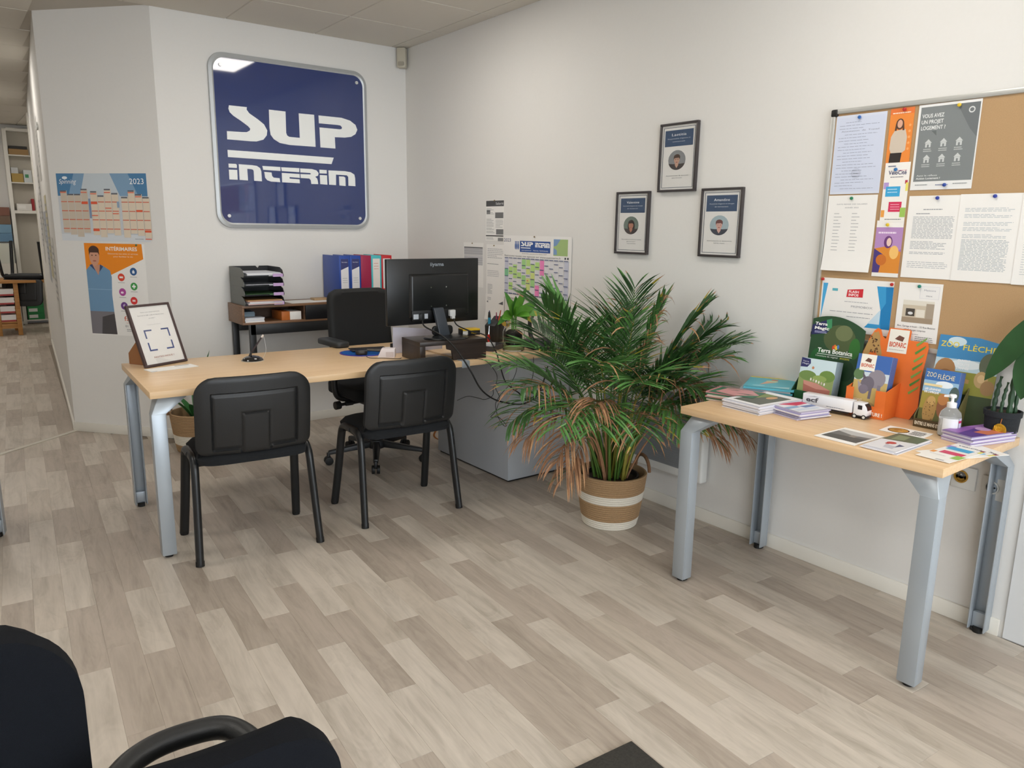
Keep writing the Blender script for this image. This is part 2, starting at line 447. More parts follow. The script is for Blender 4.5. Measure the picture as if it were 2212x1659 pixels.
while yl > -7.5:
    y1 = min(yl, 7.45); y0 = max(yl-TS, -7.5)
    if y0 < 0 < y1 and False: pass
    for x0, x1 in xs:
        yc = (y0+y1)/2
        if yc > 0:
            lim = dx_at(max(y1, YD)) if yc > YD else XD
            lim = (dx_at(y0) if y0 < 5.0 else -1.0) if y0 > YD else XD-.02
            if x0 > lim-.02: continue
            x1 = min(x1, lim)
        a, b_, c_, d_ = max(x0, -6), x1, y0, (0 if (y1 > 0 and yc < 0) else y1)
        if b_-a < .03 or d_-c_ < .03: continue
        if any(abs(a-px) < .3 and abs(c_-py) < .3 for px, py in PANELS): continue
        if math.hypot((a+b_)/2+2.5, yc-1.0) > 7: continue
        o = bpy.data.objects.new('ceiling_tile', TM); C.objects.link(o); o.parent = ceil
        o.location = (a, c_, H-.003); o.scale = (b_-a, d_-c_, 1)
    yl -= TS
# luminaires in the grid
EM = bpy.data.materials.new('lamp_diffuser'); EM.use_nodes = True
b = EM.node_tree.nodes['Principled BSDF']; b.inputs['Base Color'].default_value = (.9, .9, .9, 1)
b.inputs['Emission Color'].default_value = (1, .95, .88, 1); b.inputs['Emission Strength'].default_value = PANEL_STRENGTH
where = ['above the desk, nearest the blue sign', 'left of the desk area', 'over the left foreground chairs', 'over the open floor near the table', 'near the window on the right', 'near the window on the left', 'at the corridor entrance', 'deep in the corridor', 'added out of view over the far room on the left to brighten the corridor', 'added out of view over the far room on the right to brighten the corridor']
for (x, y), wh in zip(PANELS, where):
    t = thing('ceiling_light', 'square flat ceiling light panel ' + wh, 'ceiling light', (x, y, H), 0, 'ceiling light panels')
    f = MB(); W_ = mat('lamp_frame_white', '#e8e6e0', .4)
    f.box(.004, .004, -.010, .586, .024, .006, W_); f.box(.004, .566, -.010, .586, .586, .006, W_)
    f.box(.004, .024, -.010, .024, .566, .006, W_); f.box(.566, .024, -.010, .586, .566, .006, W_)
    f.build('lamp_frame', t, smooth=0)
    MB().box(.024, .024, -.006, .566, .566, .002, EM).build('diffuser', t, smooth=0)

# ---- skirting boards, threshold, corner trim
BB = .063
struct('baseboard_back', MB().box(XA-.006, -.012, 0, -.012, -.0003, BB, SKIRT), bevel=.002)
struct('baseboard_right', MB().box(-.012, -4.31, 0, -.0003, -.012, BB, SKIRT), bevel=.002)
n_ = Vector((-.75015, -.66127, 0))*.012
struct('baseboard_angled', MB().prism([(XA, 0), (XA+n_.x+.003, n_.y), (XD+n_.x, YD+n_.y), (XD, YD)], 0, BB, SKIRT), bevel=.002)
struct('baseboard_corridor', MB().prism([(XD, YD), (XD-.012, YD), (dx_at(5.05)-.012, 5.05), (dx_at(5.05), 5.05)], 0, BB, SKIRT), bevel=.002)
th = MB(); A = Vector((-2.283, .606)); B = Vector((-3.9, -.68)); d = (B-A).normalized(); nn = Vector((-d.y, d.x))
th.prism([tuple(A+nn*.016), tuple(A-nn*.016), tuple(B-nn*.016), tuple(B+nn*.016)], 0, .006, mat('threshold_strip', '#d8d3c6', .35, .3))
o = th.build('threshold_strip', bevel=.002); tag(o, 'thin pale metal threshold strip across the corridor mouth', 'threshold')
# casing on the end of the corridor wall
xe = dx_at(5.12)
struct('trim_1', MB().box(xe-.014, 5.06, 0, xe+.16, 5.165, 2.60, SKIRT), bevel=.003)

# ================================================================ FURNITURE
# ---- desks: C-section legs that bend inwards under the top
def leg_piece(name, parent, x, y, sx, sy, open_dir, top=.705, w=.058, d=.054, foot=True):
    """outer corner at x,y; sx,sy = sign of direction pointing inwards. open_dir 'x' or 'y': side the channel opens to."""
    b = MB(); t = .006; zb = .012; zm = .638
    def X(a): return x+sx*a
    def Y(a): return y+sy*a
    def bx(a0, b0, a1, b1, z0, z1, m=STEEL):
        xs_ = sorted((X(a0), X(a1))); ys_ = sorted((Y(b0), Y(b1)))
        b.box(xs_[0], ys_[0], z0, xs_[1], ys_[1], z1, m)
    if open_dir == 'y':
        W, D = w, d
        bx(0, 0, W, t, zb, zm); bx(0, t, t, D, zb, zm); bx(W-t, t, W, D, zb, zm)
        bx(t, t, W-t, D*.55, zb, .075, STEEL)
    else:
        W, D = d, w
        bx(0, 0, t, D, zb, zm); bx(t, 0, W, t, zb, zm); bx(t, D-t, W, D, zb, zm)
        bx(t, t, W*.55, D-t, zb, .075, STEEL)
    # mitred arm up to the underside of the top
    k = .125
    b4 = [(X(0), Y(0), zm), (X(W), Y(0), zm), (X(W), Y(D), zm), (X(0), Y(D), zm)]
    t4 = [(X(.036), Y(.030), top), (X(W+.10), Y(.030), top), (X(W+.10), Y(D+.09), top), (X(.036), Y(D+.09), top)]
    b4 = [(x, y, zm-.002) for x, y, _ in b4]
    b.hexa(b4, t4, STEEL)
    o = b.build(name, parent, bevel=.004)
    f = MB(); f.cyl((X(W/2), Y(D/2), 0), (X(W/2), Y(D/2), .02), .017, RUBBER)
    f.box(min(X(W*.3), X(W*.7)), min(Y(D*.3), Y(D*.9)), .004, max(X(W*.3), X(W*.7)), max(Y(D*.3), Y(D*.9)), .016, RUBBER)
    f.build('foot_glide', o)
    return o
T = .735
def desk_top(name, parent, x0, y0, x1, y1, m, z=T, th=.029):
    return MB().box(x0, y0, z-th, x1, y1, z, m).build(name, parent, bevel=.0015)

desk = thing('desk', 'long beech-topped desk on grey steel legs under the blue sign', 'desk', (-2.2836, -1.9361, 0), -.0422)
desk_top('tabletop', desk, 0, 0, 1.485, .782, BEECH)
leg_piece('leg', desk, 0.0, .006, 1, 1, 'y')
leg_piece('leg', desk, 0.0, .776, 1, -1, 'y')
MB().box(.16, .37, .668, 1.40, .41, .706, STEEL).build('under_rail', desk, bevel=.003)
MB().box(1.485, .0, .700, 1.532, .06, .737, STEEL).box(1.487, .06, .700, 1.530, .76, .706, STEEL).build('joining_bracket', desk, bevel=.002)

ped = thing('side_desk', 'short beech-topped desk on a grey panelled cabinet beside the palm', 'desk', (-.757, -1.993, 0), .004)
desk_top('tabletop', ped, 0, 0, .735, .80, BEECH)
GP = mat('grey_lacquer_panel', '#aeb2b7', .38, var=.01)
MB().box(.289, .028, .012, .73, .78, .704, GP).build('cabinet_body', ped, bevel=.0015)
MB().box(.300, .04, 0, .72, .77, .013, BLACK).build('plinth', ped)
MB().box(.293, .0262, .02, .726, .0282, .69, GP).build('end_panel', ped)

table = thing('display_table', 'beech-topped table of brochures under the cork board', 'table', (-.6255, -3.3139, 0), math.atan2(-.0252, 1)*0+.0)
table.rotation_euler = (0, 0, .0252)
desk_top('tabletop', table, 0, -.985, .60, 0, BEECH_Y)
leg_piece('leg', table, .004, -.002, 1, -1, 'x')
leg_piece('leg', table, .004, -.983, 1, 1, 'x')
leg_piece('leg', table, .596, -.002, -1, -1, 'x')
leg_piece('leg', table, .596, -.983, -1, 1, 'x')
MB().box(.28, -.85, .668, .32, -.14, .706, STEEL).build('under_rail', table, bevel=.003)

# ---- console behind the desk
con = thing('wall_console', 'narrow walnut console with open bay and black drawer against the back wall', 'console table', (-1.388, -.312, 0), 0)
b = MB(); LC, DC = 1.10, .298
b.box(0, 0, .884, LC, DC, .900, WALNUT); b.box(0, 0, .776, LC, DC, .790, WALNUT)
b.box(0, 0, .790, .014, DC, .884, WALNUT); b.box(LC-.014, 0, .790, LC, DC, .884, WALNUT)
b.build('carcass', con, bevel=.001)
MB().box(.014, DC-.008, .79, LC-.014, DC, .884, WALNUT_IN).box(.412, .004, .79, .422, DC-.008, .884, WALNUT_IN).build('inner_panel', con, smooth=0)
MB().box(.424, -.002, .789, LC-.016, .014, .886, mat('drawer_black', '#17171a', .35)).build('drawer', con, bevel=.001)
MB().box(.05, .004, .708, LC-.05, .03, .776, BLACK).box(.05, DC-.03, .708, LC-.05, DC-.004, .776, BLACK).build('apron', con, bevel=.001)
for x in (.045, LC-.085):
    MB().box(x, .004, 0, x+.040, .034, .776, BLACK).build('leg', con, bevel=.002)
    MB().box(x-.03, DC-.034, 0, x+.010, DC-.004, .776, BLACK).build('leg', con, bevel=.002)

# ---- visitor chairs
def shell(b, w, h, r, mback, f_y, z0=0, nu=28, nv=20, th=.024, mfront=None, lean=.0):
    """curved rounded rectangle pad; f_y(u,v) gives the y offset of the outer (rear) face"""
    idx = {}
    def pt(i, j, side):
        v = j/nv; z = v*h
        zz = min(z, h-z); zt = h-z
        rr = r if zt < z else r*.45
        e = min(zt if zt < z else z, rr)
        cut = rr-math.sqrt(max(0, rr*rr-(rr-e)**2))
        hw = w/2-cut
        u = -1+2*i/nu; x = u*hw
        y = f_y(x/(w/2), v)+lean*z
        edge = min(1, (1-abs(u))*9+.0, zt/.018+.0, z/.018)
        t = th*(.35+.65*math.sqrt(max(0, min(1, edge))))
        return (x, y-(th*.25 if side else 0)+(t if side == 0 else 0)*1 - (t*.25 if side else 0), z0+z)
    o = len(b.v); vs = []
    for side in (0, 1):
        for j in range(nv+1):
            for i in range(nu+1): vs.append(pt(i, j, side))
    n = (nu+1)*(nv+1); W = nu+1
    f0 = [(j*W+i, j*W+i+1, (j+1)*W+i+1, (j+1)*W+i) for j in range(nv) for i in range(nu)]
    f1 = [tuple(n+a for a in f)[::-1] for f in f0]
    bd = [i for i in range(W)]+[j*W+nu for j in range(1, nv+1)]+[nv*W+i for i in range(nu-1, -1, -1)]+[j*W for j in range(nv-1, 0, -1)]
    sd = [(bd[k], bd[(k+1) % len(bd)], n+bd[(k+1) % len(bd)], n+bd[k]) for k in range(len(bd))]
    b.add(vs, f0+sd, mfront or mback); b.add(vs, f1, mback)
    return b

def visitor_chair(label):
    t = thing('visitor_chair', label, 'chair')
    # local: +y is where the sitter faces
    for s in (-1, 1):
        p = [(s*.258, -.197, .008), (s*.250, -.165, .20), (s*.243, -.135, .385), (s*.241, -.115, .425), (s*.241, -.085, .442), (s*.241, -.03, .445)]
        leg = MB().tube(smoothpath(p, 4), .0205, TUBE, 14, flat=.80).build('leg', t)
        MB().cyl((s*.258, -.198, 0), (s*.257, -.195, .022), .018, RUBBER, n=14).build('foot_cap', leg)
        p = [(s*.241, -.03, .445), (s*.241, .07, .442), (s*.241, .10, .425), (s*.242, .118, .385), (s*.250, .155, .20), (s*.260, .197, .008)]
        leg = MB().tube(smoothpath(p, 4), .0205, TUBE, 14, flat=.80).build('leg', t)
        MB().cyl((s*.260, .198, 0), (s*.259, .195, .022), .018, RUBBER, n=14).build('foot_cap', leg)
    for y in (-.10, .085): MB().tube([(-.241, y, .422), (.241, y, .422)], .011, TUBE).build('cross_bar', t)
    # seat
    b = MB(); n = 20; m = 18; vs = []; hw, d0, d1 = .235, -.20, .225
    def sp(i, j, k):
        u = -1+2*i/n; v = -1+2*j/m
        # superellipse footprint
        e = 6; s_ = (abs(u)**e+abs(v)**e)**(1/e); mx = max(abs(u), abs(v)); q = mx/s_ if s_ > 0 else 1
        x = u*q*hw; y = (d0+d1)/2+v*q*(d1-d0)/2
        ed = max(0, 1-mx**10)
        dome = .020*(1-mx**4)+(-.012*(1-u*u)*(1-v*v)); drop = -.018*max(0, v)**4
        if k: return (x, y, .448+.022*ed**.5+dome+drop)
        return (x*.985, y*.985, .426+drop*.6-.004*ed)
    W = n+1; N = W*(m+1)
    vs = [sp(i, j, 1) for j in range(m+1) for i in range(n+1)]+[sp(i, j, 0) for j in range(m+1) for i in range(n+1)]
    ft = [(j*W+i, j*W+i+1, (j+1)*W+i+1, (j+1)*W+i) for j in range(m) for i in range(n)]
    fb = [tuple(N+a for a in f_)[::-1] for f_ in ft]
    bd = list(range(W))+[j*W+n for j in range(1, m+1)]+[m*W+i for i in range(n-1, -1, -1)]+[j*W for j in range(m-1, 0, -1)]
    sd = [(bd[k], bd[(k+1) % len(bd)], N+bd[(k+1) % len(bd)], N+bd[k]) for k in range(len(bd))]
    b.add(vs, ft+sd, FABRIC); b.add(vs, fb, BLACK)
    b.build('seat', t, smooth=50)
    # backrest shell: raised rim, recessed field, raised centre tongue
    def fy(u, v):
        y = .030*(u*u)*1.0-.030   # wraps around the sitter
        y += -.018*math.sin(v*math.pi)*.5
        ax = abs(u)
        inside = ax < .74 and .06 < v < .80
        g = 0
        dd = min((.74-ax)*.235, (v-.06)*.33, (.80-v)*.33)
        if inside:
            g = .006
            if dd < .010: g = .011
        if ax < .27 and v < .55:
            dc = min((.27-ax)*.235, (.55-v)*.33)
            g = .001 if dc > .008 else .009
        return y+g
    b = MB(); shell(b, .474, .335, .085, BLACK, fy, .468, nu=66, nv=58, th=.034, mfront=FABRIC, lean=-.13)
    o = b.build('backrest', t, smooth=50, loc=(0, -.155, 0))
    for s in (-1, 1):
        bb = MB()
        bb.hexa([(s*.21-.017, -.10, .405), (s*.21+.017, -.10, .405), (s*.21+.017, -.092, .405), (s*.21-.017, -.092, .405)],
                [(s*.21-.017, -.165, .50), (s*.21+.017, -.165, .50), (s*.21+.017, -.155, .50), (s*.21-.017, -.155, .50)], TUBE)
        bb.hexa([(s*.21-.017, -.165, .50), (s*.21+.017, -.165, .50), (s*.21+.017, -.155, .50), (s*.21-.017, -.155, .50)],
                [(s*.21-.017, -.185, .62), (s*.21+.017, -.185, .62), (s*.21+.017, -.178, .62), (s*.21-.017, -.178, .62)], TUBE)
        bb.build('back_bracket', t, smooth=0)
    return t
vc = visitor_chair('black visitor chair at the desk, left of the two seen from behind')
vc.location = (-1.898, -1.915, 0); vc.rotation_euler = (0, 0, R(-5.2)); vc['group'] = 'black visitor chairs'
vc2 = dup(vc, (-1.152, -1.921, 0), (0, 0, R(-3.0)), 'black visitor chair at the desk beside the grey cabinet, below the monitor')

# ---- swivel chair behind the desk
oc = thing('office_chair', 'black swivel office chair with armrests behind the desk', 'office chair', (-.865, -1.13, 0), R(183))
# local +y = facing (towards the desk front, i.e. world -y)
MESHF = mat('black_mesh_fabric', '#121416', .7, var=.25, scale=900, bump=.3)
b = MB()
def fy2(u, v): return .03*u*u-.02*math.sin(v*3.1)
shell(b, .42, .50, .06, MESHF, fy2, .54, nu=30, nv=26, th=.035, mfront=MESHF, lean=-.10)
b.build('backrest', oc, smooth=50, loc=(0, -.155, 0))
b = MB(); b.prism(rrect(-.24, -.20, .24, .25, .07), .425, .50, FABRIC); b.build('seat', oc, bevel=.018, seg=3)
b = MB(); b.box(-.022, -.225, .36, .022, -.19, .70, BLACK); b.box(-.022, -.225, .34, .022, .06, .365, BLACK); b.build('back_spine', oc, bevel=.006)
b = MB(); b.prism(rrect(-.11, -.12, .11, .12, .02), .365, .43, BLACK); b.build('mechanism', oc, bevel=.008)
b = MB(); b.tube([(.10, .02, .385), (.17, .03, .385)], .010, BLACK); b.tube([(.17, .03, .385), (.22, .03, .385)], .014, BLACK); b.tube([(.22, .03, .385), (.255, .033, .384)], .010, BLACK); b.tube([(.255, .033, .384), (.290, .034, .383)], .025, BLACK); b.build('lever', oc, bevel=.003)
b = MB(); b.lathe([(0, .10), (.032, .10), (.032, .24), (.026, .24), (.026, .30), (.018, .30), (.018, .37), (0, .37)], BLACK); b.build('gas_column', oc)
for s in (-1, 1):
    b = MB(); b.tube(smoothpath([(s*.10, .0, .405), (s*.22, .0, .41), (s*.265, .0, .45), (s*.27, .0, .55), (s*.27, 0, .735)], 4), .017, BLACK, 10)
    a = b.build('armrest', oc)
    b = MB(); b.prism(rrect(s*.27-.045, -.13, s*.27+.045, .13, .03), .735, .768, mat('armrest_pad', '#26282a', .5)); b.build('arm_pad', a, bevel=.010, seg=3)
base = MB(); base.lathe([(0, .075), (.05, .075), (.055, .10), (.045, .125), (0, .13)], BLACK); hub = base.build('base_hub', oc)
for i in range(5):
    a = R(72*i+59); d = Vector((math.cos(a), math.sin(a), 0)); n_ = Vector((-d.y, d.x, 0))
    b = MB()
    p0, p1 = d*.03, d*.30
    b.hexa([p0-n_*.026+Vector((0, 0, .082)), p1-n_*.015+Vector((0, 0, .062)), p1+n_*.015+Vector((0, 0, .062)), p0+n_*.026+Vector((0, 0, .082))],
           [p0-n_*.018+Vector((0, 0, .122)), p1-n_*.012+Vector((0, 0, .086)), p1+n_*.012+Vector((0, 0, .086)), p0+n_*.018+Vector((0, 0, .122))], BLACK)
    lg = b.build('base_leg', oc, bevel=.005)
    b = MB(); p = d*.30
    b.cyl(p+Vector((0, 0, .03)), p+Vector((0, 0, .075)), .011, BLACK)
    for s in (-1, 1): b.cyl(p+n_*s*.006+Vector((0, 0, .025)), p+n_*s*.024+Vector((0, 0, .025)), .025, RUBBER, n=20)
    b.build('caster', lg, bevel=.002)
b = MB(); b.box(-.0, 0, 0, .004, .01, .05, mat('yellow_tag', '#cfd24a', .6)); b.build('yellow_tag', oc, loc=(-.232, -.225, .66), smooth=0)['label'] = 'small yellow tag'

# ---- two upholstered chairs in the foreground, seats towards the camera
NAVY = mat('navy_black_fabric', '#090c12', .95, var=.3, scale=900, bump=.5, spec=.2)
def waiting_chair(label, loc, rz, w, h, z0, r, arm):
    t = thing('waiting_chair', label, 'chair', loc, rz)
    b = MB()
    def fy3(u, v): return .02*u*u-.0
    shell(b, w, h, r, NAVY, fy3, z0, nu=40, nv=36, th=.05, mfront=NAVY, lean=-.0)
    b.build('backrest', t, smooth=60)
    b = MB(); b.prism(rrect(-w/2+.02, -.47, w/2-.06, -.03, .06), .40, .47, NAVY); b.build('seat', t, bevel=.02, seg=3)
    for s in (-1, 1):
        MB().tube([(s*(w/2-.03), .03, 0), (s*(w/2-.03), .005, z0+.12)], .012, TUBE).build('leg', t)
        MB().tube([(s*(w/2-.03), -.43, 0), (s*(w/2-.03), -.42, .42)], .012, TUBE).build('leg', t)
    for y in (.02, -.42): MB().tube([(-w/2+.03, y, .39), (w/2-.03, y, .39)], .011, TUBE).build('cross_bar', t)
    return t
wa = waiting_chair('navy-black fabric chair back cut off by the left edge of the photo', (-3.055, -4.25, 0), 0, .455, .47, .475, .115, False)
wb = waiting_chair('navy-black fabric chair with a curved black armrest, beside the bottom edge', (-2.728, -4.392, 0), R(-4), .345, .36, .422, .085, True)
mi_ = wb.matrix_world
b = MB()
wbm = Matrix.Translation((-2.728, -4.392, 0)) @ Matrix.Rotation(R(-4), 4, 'Z')
inv = wbm.inverted()
pts = [(-2.625, -4.335, .62), (-2.624, -4.300, .67), (-2.632, -4.265, .694), (-2.658, -4.230, .706), (-2.704, -4.217, .708), (-2.755, -4.220, .708), (-2.797, -4.240, .702), (-2.835, -4.280, .682), (-2.848, -4.325, .63)]
b.tube(smoothpath([inv @ Vector(p) for p in pts], 6), .0165, BLACK, 16)
b.build('armrest', wb)

# ---- dark entrance mat
MT = mat('mat_weave', '#33312c', .95, var=.55, scale=160, bump=1, detail=1)
mm = MB(); mm.box(0, -.9, 0, 1.2, 0, .010, MT)
o = mm.build('entrance_mat', bevel=.003, loc=(-1.502, -3.948, 0), rotz=R(4.5)); o.location = (-1.502, -3.948, 0)
o.rotation_euler = (0, 0, R(0)); tag(o, 'dark woven entrance mat poking in at the bottom edge', 'mat')
# corner of the mat is its far corner: rotate so that its two edges run down-left and down-right
o.rotation_euler = (0, 0, R(176.5)); o.location = (-1.502, -3.950, 0)
me = o.data
for v in me.vertices: v.co.y = v.co.y+.9; v.co.x = v.co.x

# ================================================================ BLUE SIGN
sign = thing('wall_sign', 'large square blue sign with white lettering and silver rim', 'sign', (-.876, 0, 1.94))
SILV = mat('silver_rim', '#b4b7b8', .38, .35)
BLUE = mat('sign_blue', '#27396f', .05, var=.03, scale=3, coat=.9)
SW = mat('sign_white', '#eef0ee', .35)
b = MB(); o1 = rrect(-.548, -.549, .548, .549, .10, 10); o2 = rrect(-.515, -.515, .515, .515, .075, 10); n = len(o1)
vs = [(x, -.001, z) for x, z in o1]+[(x*.996, -.020, z*.996) for x, z in o1]+[(x*1.02, -.024, z*1.02) for x, z in o2]+[(x, -.019, z) for x, z in o2]+[(x, -.001, z) for x, z in o2]
fs = [(k*n+i, k*n+(i+1) % n, (k+1)*n+(i+1) % n, (k+1)*n+i) for k in range(4) for i in range(n)]+[(4*n+i, 4*n+(i+1) % n, (i+1) % n, i) for i in range(n)]
b.add(vs, fs, SILV); b.build('rim', sign, smooth=30)
MB().prism(rrect(-.518, -.518, .518, .518, .077, 10), -.0195, -.002, BLUE, 'y').build('panel', sign, bevel=0, smooth=30)
GL = {'S': [(-0.43, 0.227), (-0.316, 0.227), (-0.318, 0.211), (-0.302, 0.19), (-0.247, 0.157), (-0.208, 0.129), (-0.188, 0.092), (-0.193, 0.06), (-0.217, 0.031), (-0.263, 0.016), (-0.304, 0.014), (-0.454, 0.015), (-0.453, 0.066), (-0.357, 0.068), (-0.325, 0.07), (-0.304, 0.082), (-0.301, 0.094), (-0.314, 0.108), (-0.361, 0.139), (-0.406, 0.165), (-0.428, 0.185), (-0.435, 0.207)],
'U': [(-0.17, 0.226), (-0.057, 0.225), (-0.059, 0.087), (-0.053, 0.071), (-0.039, 0.063), (0.036, 0.062), (0.035, 0.222), (0.145, 0.223), (0.147, 0.011), (-0.037, 0.01), (-0.105, 0.018), (-0.146, 0.04), (-0.166, 0.066), (-0.172, 0.109)],
'P': [(0.177, 0.222), (0.346, 0.222), (0.411, 0.209), (0.453, 0.183), (0.466, 0.151), (0.451, 0.12), (0.417, 0.099), (0.369, 0.09), (0.292, 0.087), (0.294, 0.01), (0.183, 0.01), (0.181, 0.143), (0.329, 0.143), (0.346, 0.146), (0.35, 0.157), (0.339, 0.169), (0.316, 0.171), (0.178, 0.17)],
'bar': [(-0.456, -0.051), (0.279, -0.053), (0.261, -0.098), (-0.456, -0.096)],
'i1': [(-0.455, -0.137), (-0.408, -0.136), (-0.402, -0.142), (-0.403, -0.162), (-0.455, -0.162)],
'i2': [(-0.455, -0.175), (-0.401, -0.174), (-0.402, -0.237), (-0.455, -0.237)],
'n': [(-0.389, -0.137), (-0.3, -0.138), (-0.27, -0.141), (-0.249, -0.154), (-0.242, -0.175), (-0.241, -0.239), (-0.293, -0.238), (-0.293, -0.176), (-0.297, -0.167), (-0.308, -0.164), (-0.335, -0.163), (-0.334, -0.238), (-0.389, -0.237)],
't1': [(-0.233, -0.139), (-0.111, -0.139), (-0.11, -0.165), (-0.228, -0.164)],
't2': [(-0.222, -0.177), (-0.173, -0.178), (-0.17, -0.201), (-0.16, -0.211), (-0.119, -0.213), (-0.116, -0.239), (-0.179, -0.238), (-0.205, -0.23), (-0.218, -0.214)],
'e1': [(-0.105, -0.14), (0.023, -0.139), (0.022, -0.166), (-0.101, -0.165)],
'e2': [(-0.102, -0.177), (0.024, -0.178), (0.025, -0.204), (-0.049, -0.202), (-0.049, -0.212), (0.022, -0.214), (0.023, -0.24), (-0.102, -0.239)],
'r1': [(0.029, -0.14), (0.114, -0.14), (0.147, -0.147), (0.162, -0.164), (0.158, -0.182), (0.136, -0.191), (0.15, -0.202), (0.154, -0.217), (0.156, -0.24), (0.106, -0.241), (0.103, -0.215), (0.093, -0.205), (0.031, -0.204), (0.03, -0.178), (0.101, -0.177), (0.107, -0.171), (0.099, -0.167), (0.03, -0.167)],
'i3': [(0.169, -0.141), (0.223, -0.141), (0.223, -0.165), (0.17, -0.166)],
'i4': [(0.171, -0.177), (0.224, -0.177), (0.225, -0.241), (0.172, -0.239)],
'm1': [(0.236, -0.142), (0.362, -0.141), (0.407, -0.146), (0.434, -0.161), (0.439, -0.186), (0.44, -0.242), (0.386, -0.241), (0.386, -0.179), (0.376, -0.169), (0.292, -0.168), (0.29, -0.241), (0.238, -0.24)],
'm2': [(0.315, -0.179), (0.351, -0.179), (0.363, -0.185), (0.364, -0.244), (0.316, -0.242)]}
for keys in (['S'], ['U'], ['P'], ['bar'], ['i1', 'i2'], ['n'], ['t1', 't2'], ['e1', 'e2'], ['r1'], ['i3', 'i4'], ['m1', 'm2']):
    b = MB()
    for k in keys: b.prism([(x, z) for x, z in GL[k]], -.0225, -.0194, SW, 'y')
    b.build('underline' if keys == ['bar'] else 'letter', sign, smooth=0)
for x, z in ((-.47, .47), (.47, .47), (-.47, -.47), (.47, -.47)):
    MB().cyl((x, -.019, z), (x, -.026, z), .011, mat('sign_screw', '#d8d8d6', .3, .4), n=16).build('screw', sign)

def logo(p, x0, y0, x1, y1, col, words=('S', 'U', 'P', 'bar')):
    """the same lettering in miniature on a Print"""
    for k in words:
        g = GL[k]; p.poly([(x0+(a+.46)/.93*(x1-x0), y0+(.23-c)/.34*(y1-y0)) for a, c in g], col, lift=False)
    p.z += .00004

# ================================================================ ANGLED WALL: planner and poster
Nc = Vector((-.75015, -.66127, 0))
def onC(s, z, off=.0015):
    p = Vector((XA, 0, z))+Vector((-.66127, .75015, 0))*s+Nc*off; return tuple(p)
cw, ch = .66, .425
cal = sheet('year_planner', 'wide year planner poster with sand-coloured columns on the angled wall', 'calendar', onC(.771, 1.721), WC_U, WC_V, cw, ch)
p = Print(cw, ch)
p.rect(0, 0, 1, .33, '#7fa0bd'); p.poly([(0, 0), (.2, 0), (.12, .33), (0, .33)], '#4d7fa8'); p.poly([(1, 0), (.8, 0), (.9, .33), (1, .33)], '#4d7fa8')
p.poly([(.32, .0), (.6, .0), (.7, .34), (.25, .34)], '#c3ccd2'); p.rect(.0, .33, 1, .90, '#c8ccd0')
p.rect(0, .90, 1, 1, '#d3d7db')
tops = [.25, .30, .30, .225, .26, .32, .225, .285, .34, .245, .30, .34]
xc = [.03+i*.078+(.028 if i > 3 else 0)+(.028 if i > 7 else 0) for i in range(12)]
for i, (x, t_) in enumerate(zip(xc, tops)):
    p.rect(x, t_, x+.074, .88+.03*(i % 3), '#c9bcab' if i < 4 else '#dccdb8')
    p.rect(x, t_-.0, x+.068, t_+.022, '#66686f')
    for y in (.41, .545, .675, .81):
        p.rect(x, y, x+.068, y+.014, '#d0705a')
for i, y in ((3, .42), (4, .42), (10, .53), (4, .82), (11, .83)): p.rect(xc[i], y, xc[i]+.07, y+.03, '#dd5b3a')
for i, y in ((0, .27), (3, .27), (4, .29), (6, .27), (9, .27), (10, .33), (6, .50), (7, .58), (4, .61), (11, .95)): p.rect(xc[i], y, xc[i]+.068, y+.016, '#e07a62')
p.rect(.345, .37, .365, .66, '#7b8fae'); p.rect(.66, .41, .685, .5, '#8fa5bc')
p.text('Spinning', .125, .15, .07, '#f4f6f8', .19, slant=.3); p.text('2023', .895, .155, .085, '#f4f6f8', .155)
p.ell(.10, .065, .03, .022, '#e8eef2'); p.lines(.83, .955, .93, 1, .01, .006, '#888888')
p.done(cal)
pw, ph_ = .445, .60
po = sheet('recruitment_poster', 'orange and white poster of a man in a blue shirt below the planner', 'poster', onC(.612, 1.282), WC_U, WC_V, pw, ph_)
p = Print(pw, ph_)
p.poly([(0, 0), (.96, .0), (.97, .16), (.42, .335), (.0, .335)], '#ec8a1c')
# man
p.poly([(.0, .29), (.07, .24), (.13, .235), (.27, .235), (.40, .29), (.42, .36), (.40, .55), (.41, .74), (.0, .74)], '#6d93b4')
p.poly([(.0, .74), (.41, .74), (.43, .99), (.0, .99)], '#77747a'); p.poly([(.2, .8), (.41, .76), (.43, .99), (.17, .99)], '#4a474a')
p.poly([(.11, .23), (.25, .23), (.2, .345)], '#c58f75'); p.ell(.155, .14, .085, .105, '#cb967b')
p.ell(.155, .082, .088, .055, '#4a3128', a0=180, a1=360); p.poly([(.07, .08), (.24, .08), (.243, .13), (.22, .10), (.09, .10), (.07, .13)], '#4a3128')
for x in (.12, .185): p.ell(x, .13, .012, .006, '#3a2620')
p.ell(.155, .19, .03, .008, '#a8604e'); p.poly([(.06, .235), (.11, .225), (.155, .30)], '#3e4a6e'); p.poly([(.24, .225), (.29, .25), (.22, .31)], '#3e4a6e')
p.rect(.0, .495, .40, .501, '#8fb0ca')
p.text('INTÉRIMAIRES', .62, .075, .04, '#f6efe4', .52, bold=.02)
p.text('Découvrez nos aides et services', .64, .115, .016, '#f6e3c8', .50); p.text('pour faciliter la vie', .64, .145, .016, '#f6e3c8', .32)
for x, y, c_ in ((.79, .295, '#2e5a8e'), (.58, .36, '#dd4a34'), (.78, .455, '#3f9c4c'), (.58, .52, '#b04c9a'), (.76, .61, '#d93a3a'), (.59, .67, '#6c3f8a')):
    p.ell(x, y, .058, .042, c_)
p.poly([(.765, .30), (.79, .275), (.815, .30)], '#e8ecf4'); p.rect(.772, .30, .808, .315, '#e8ecf4')
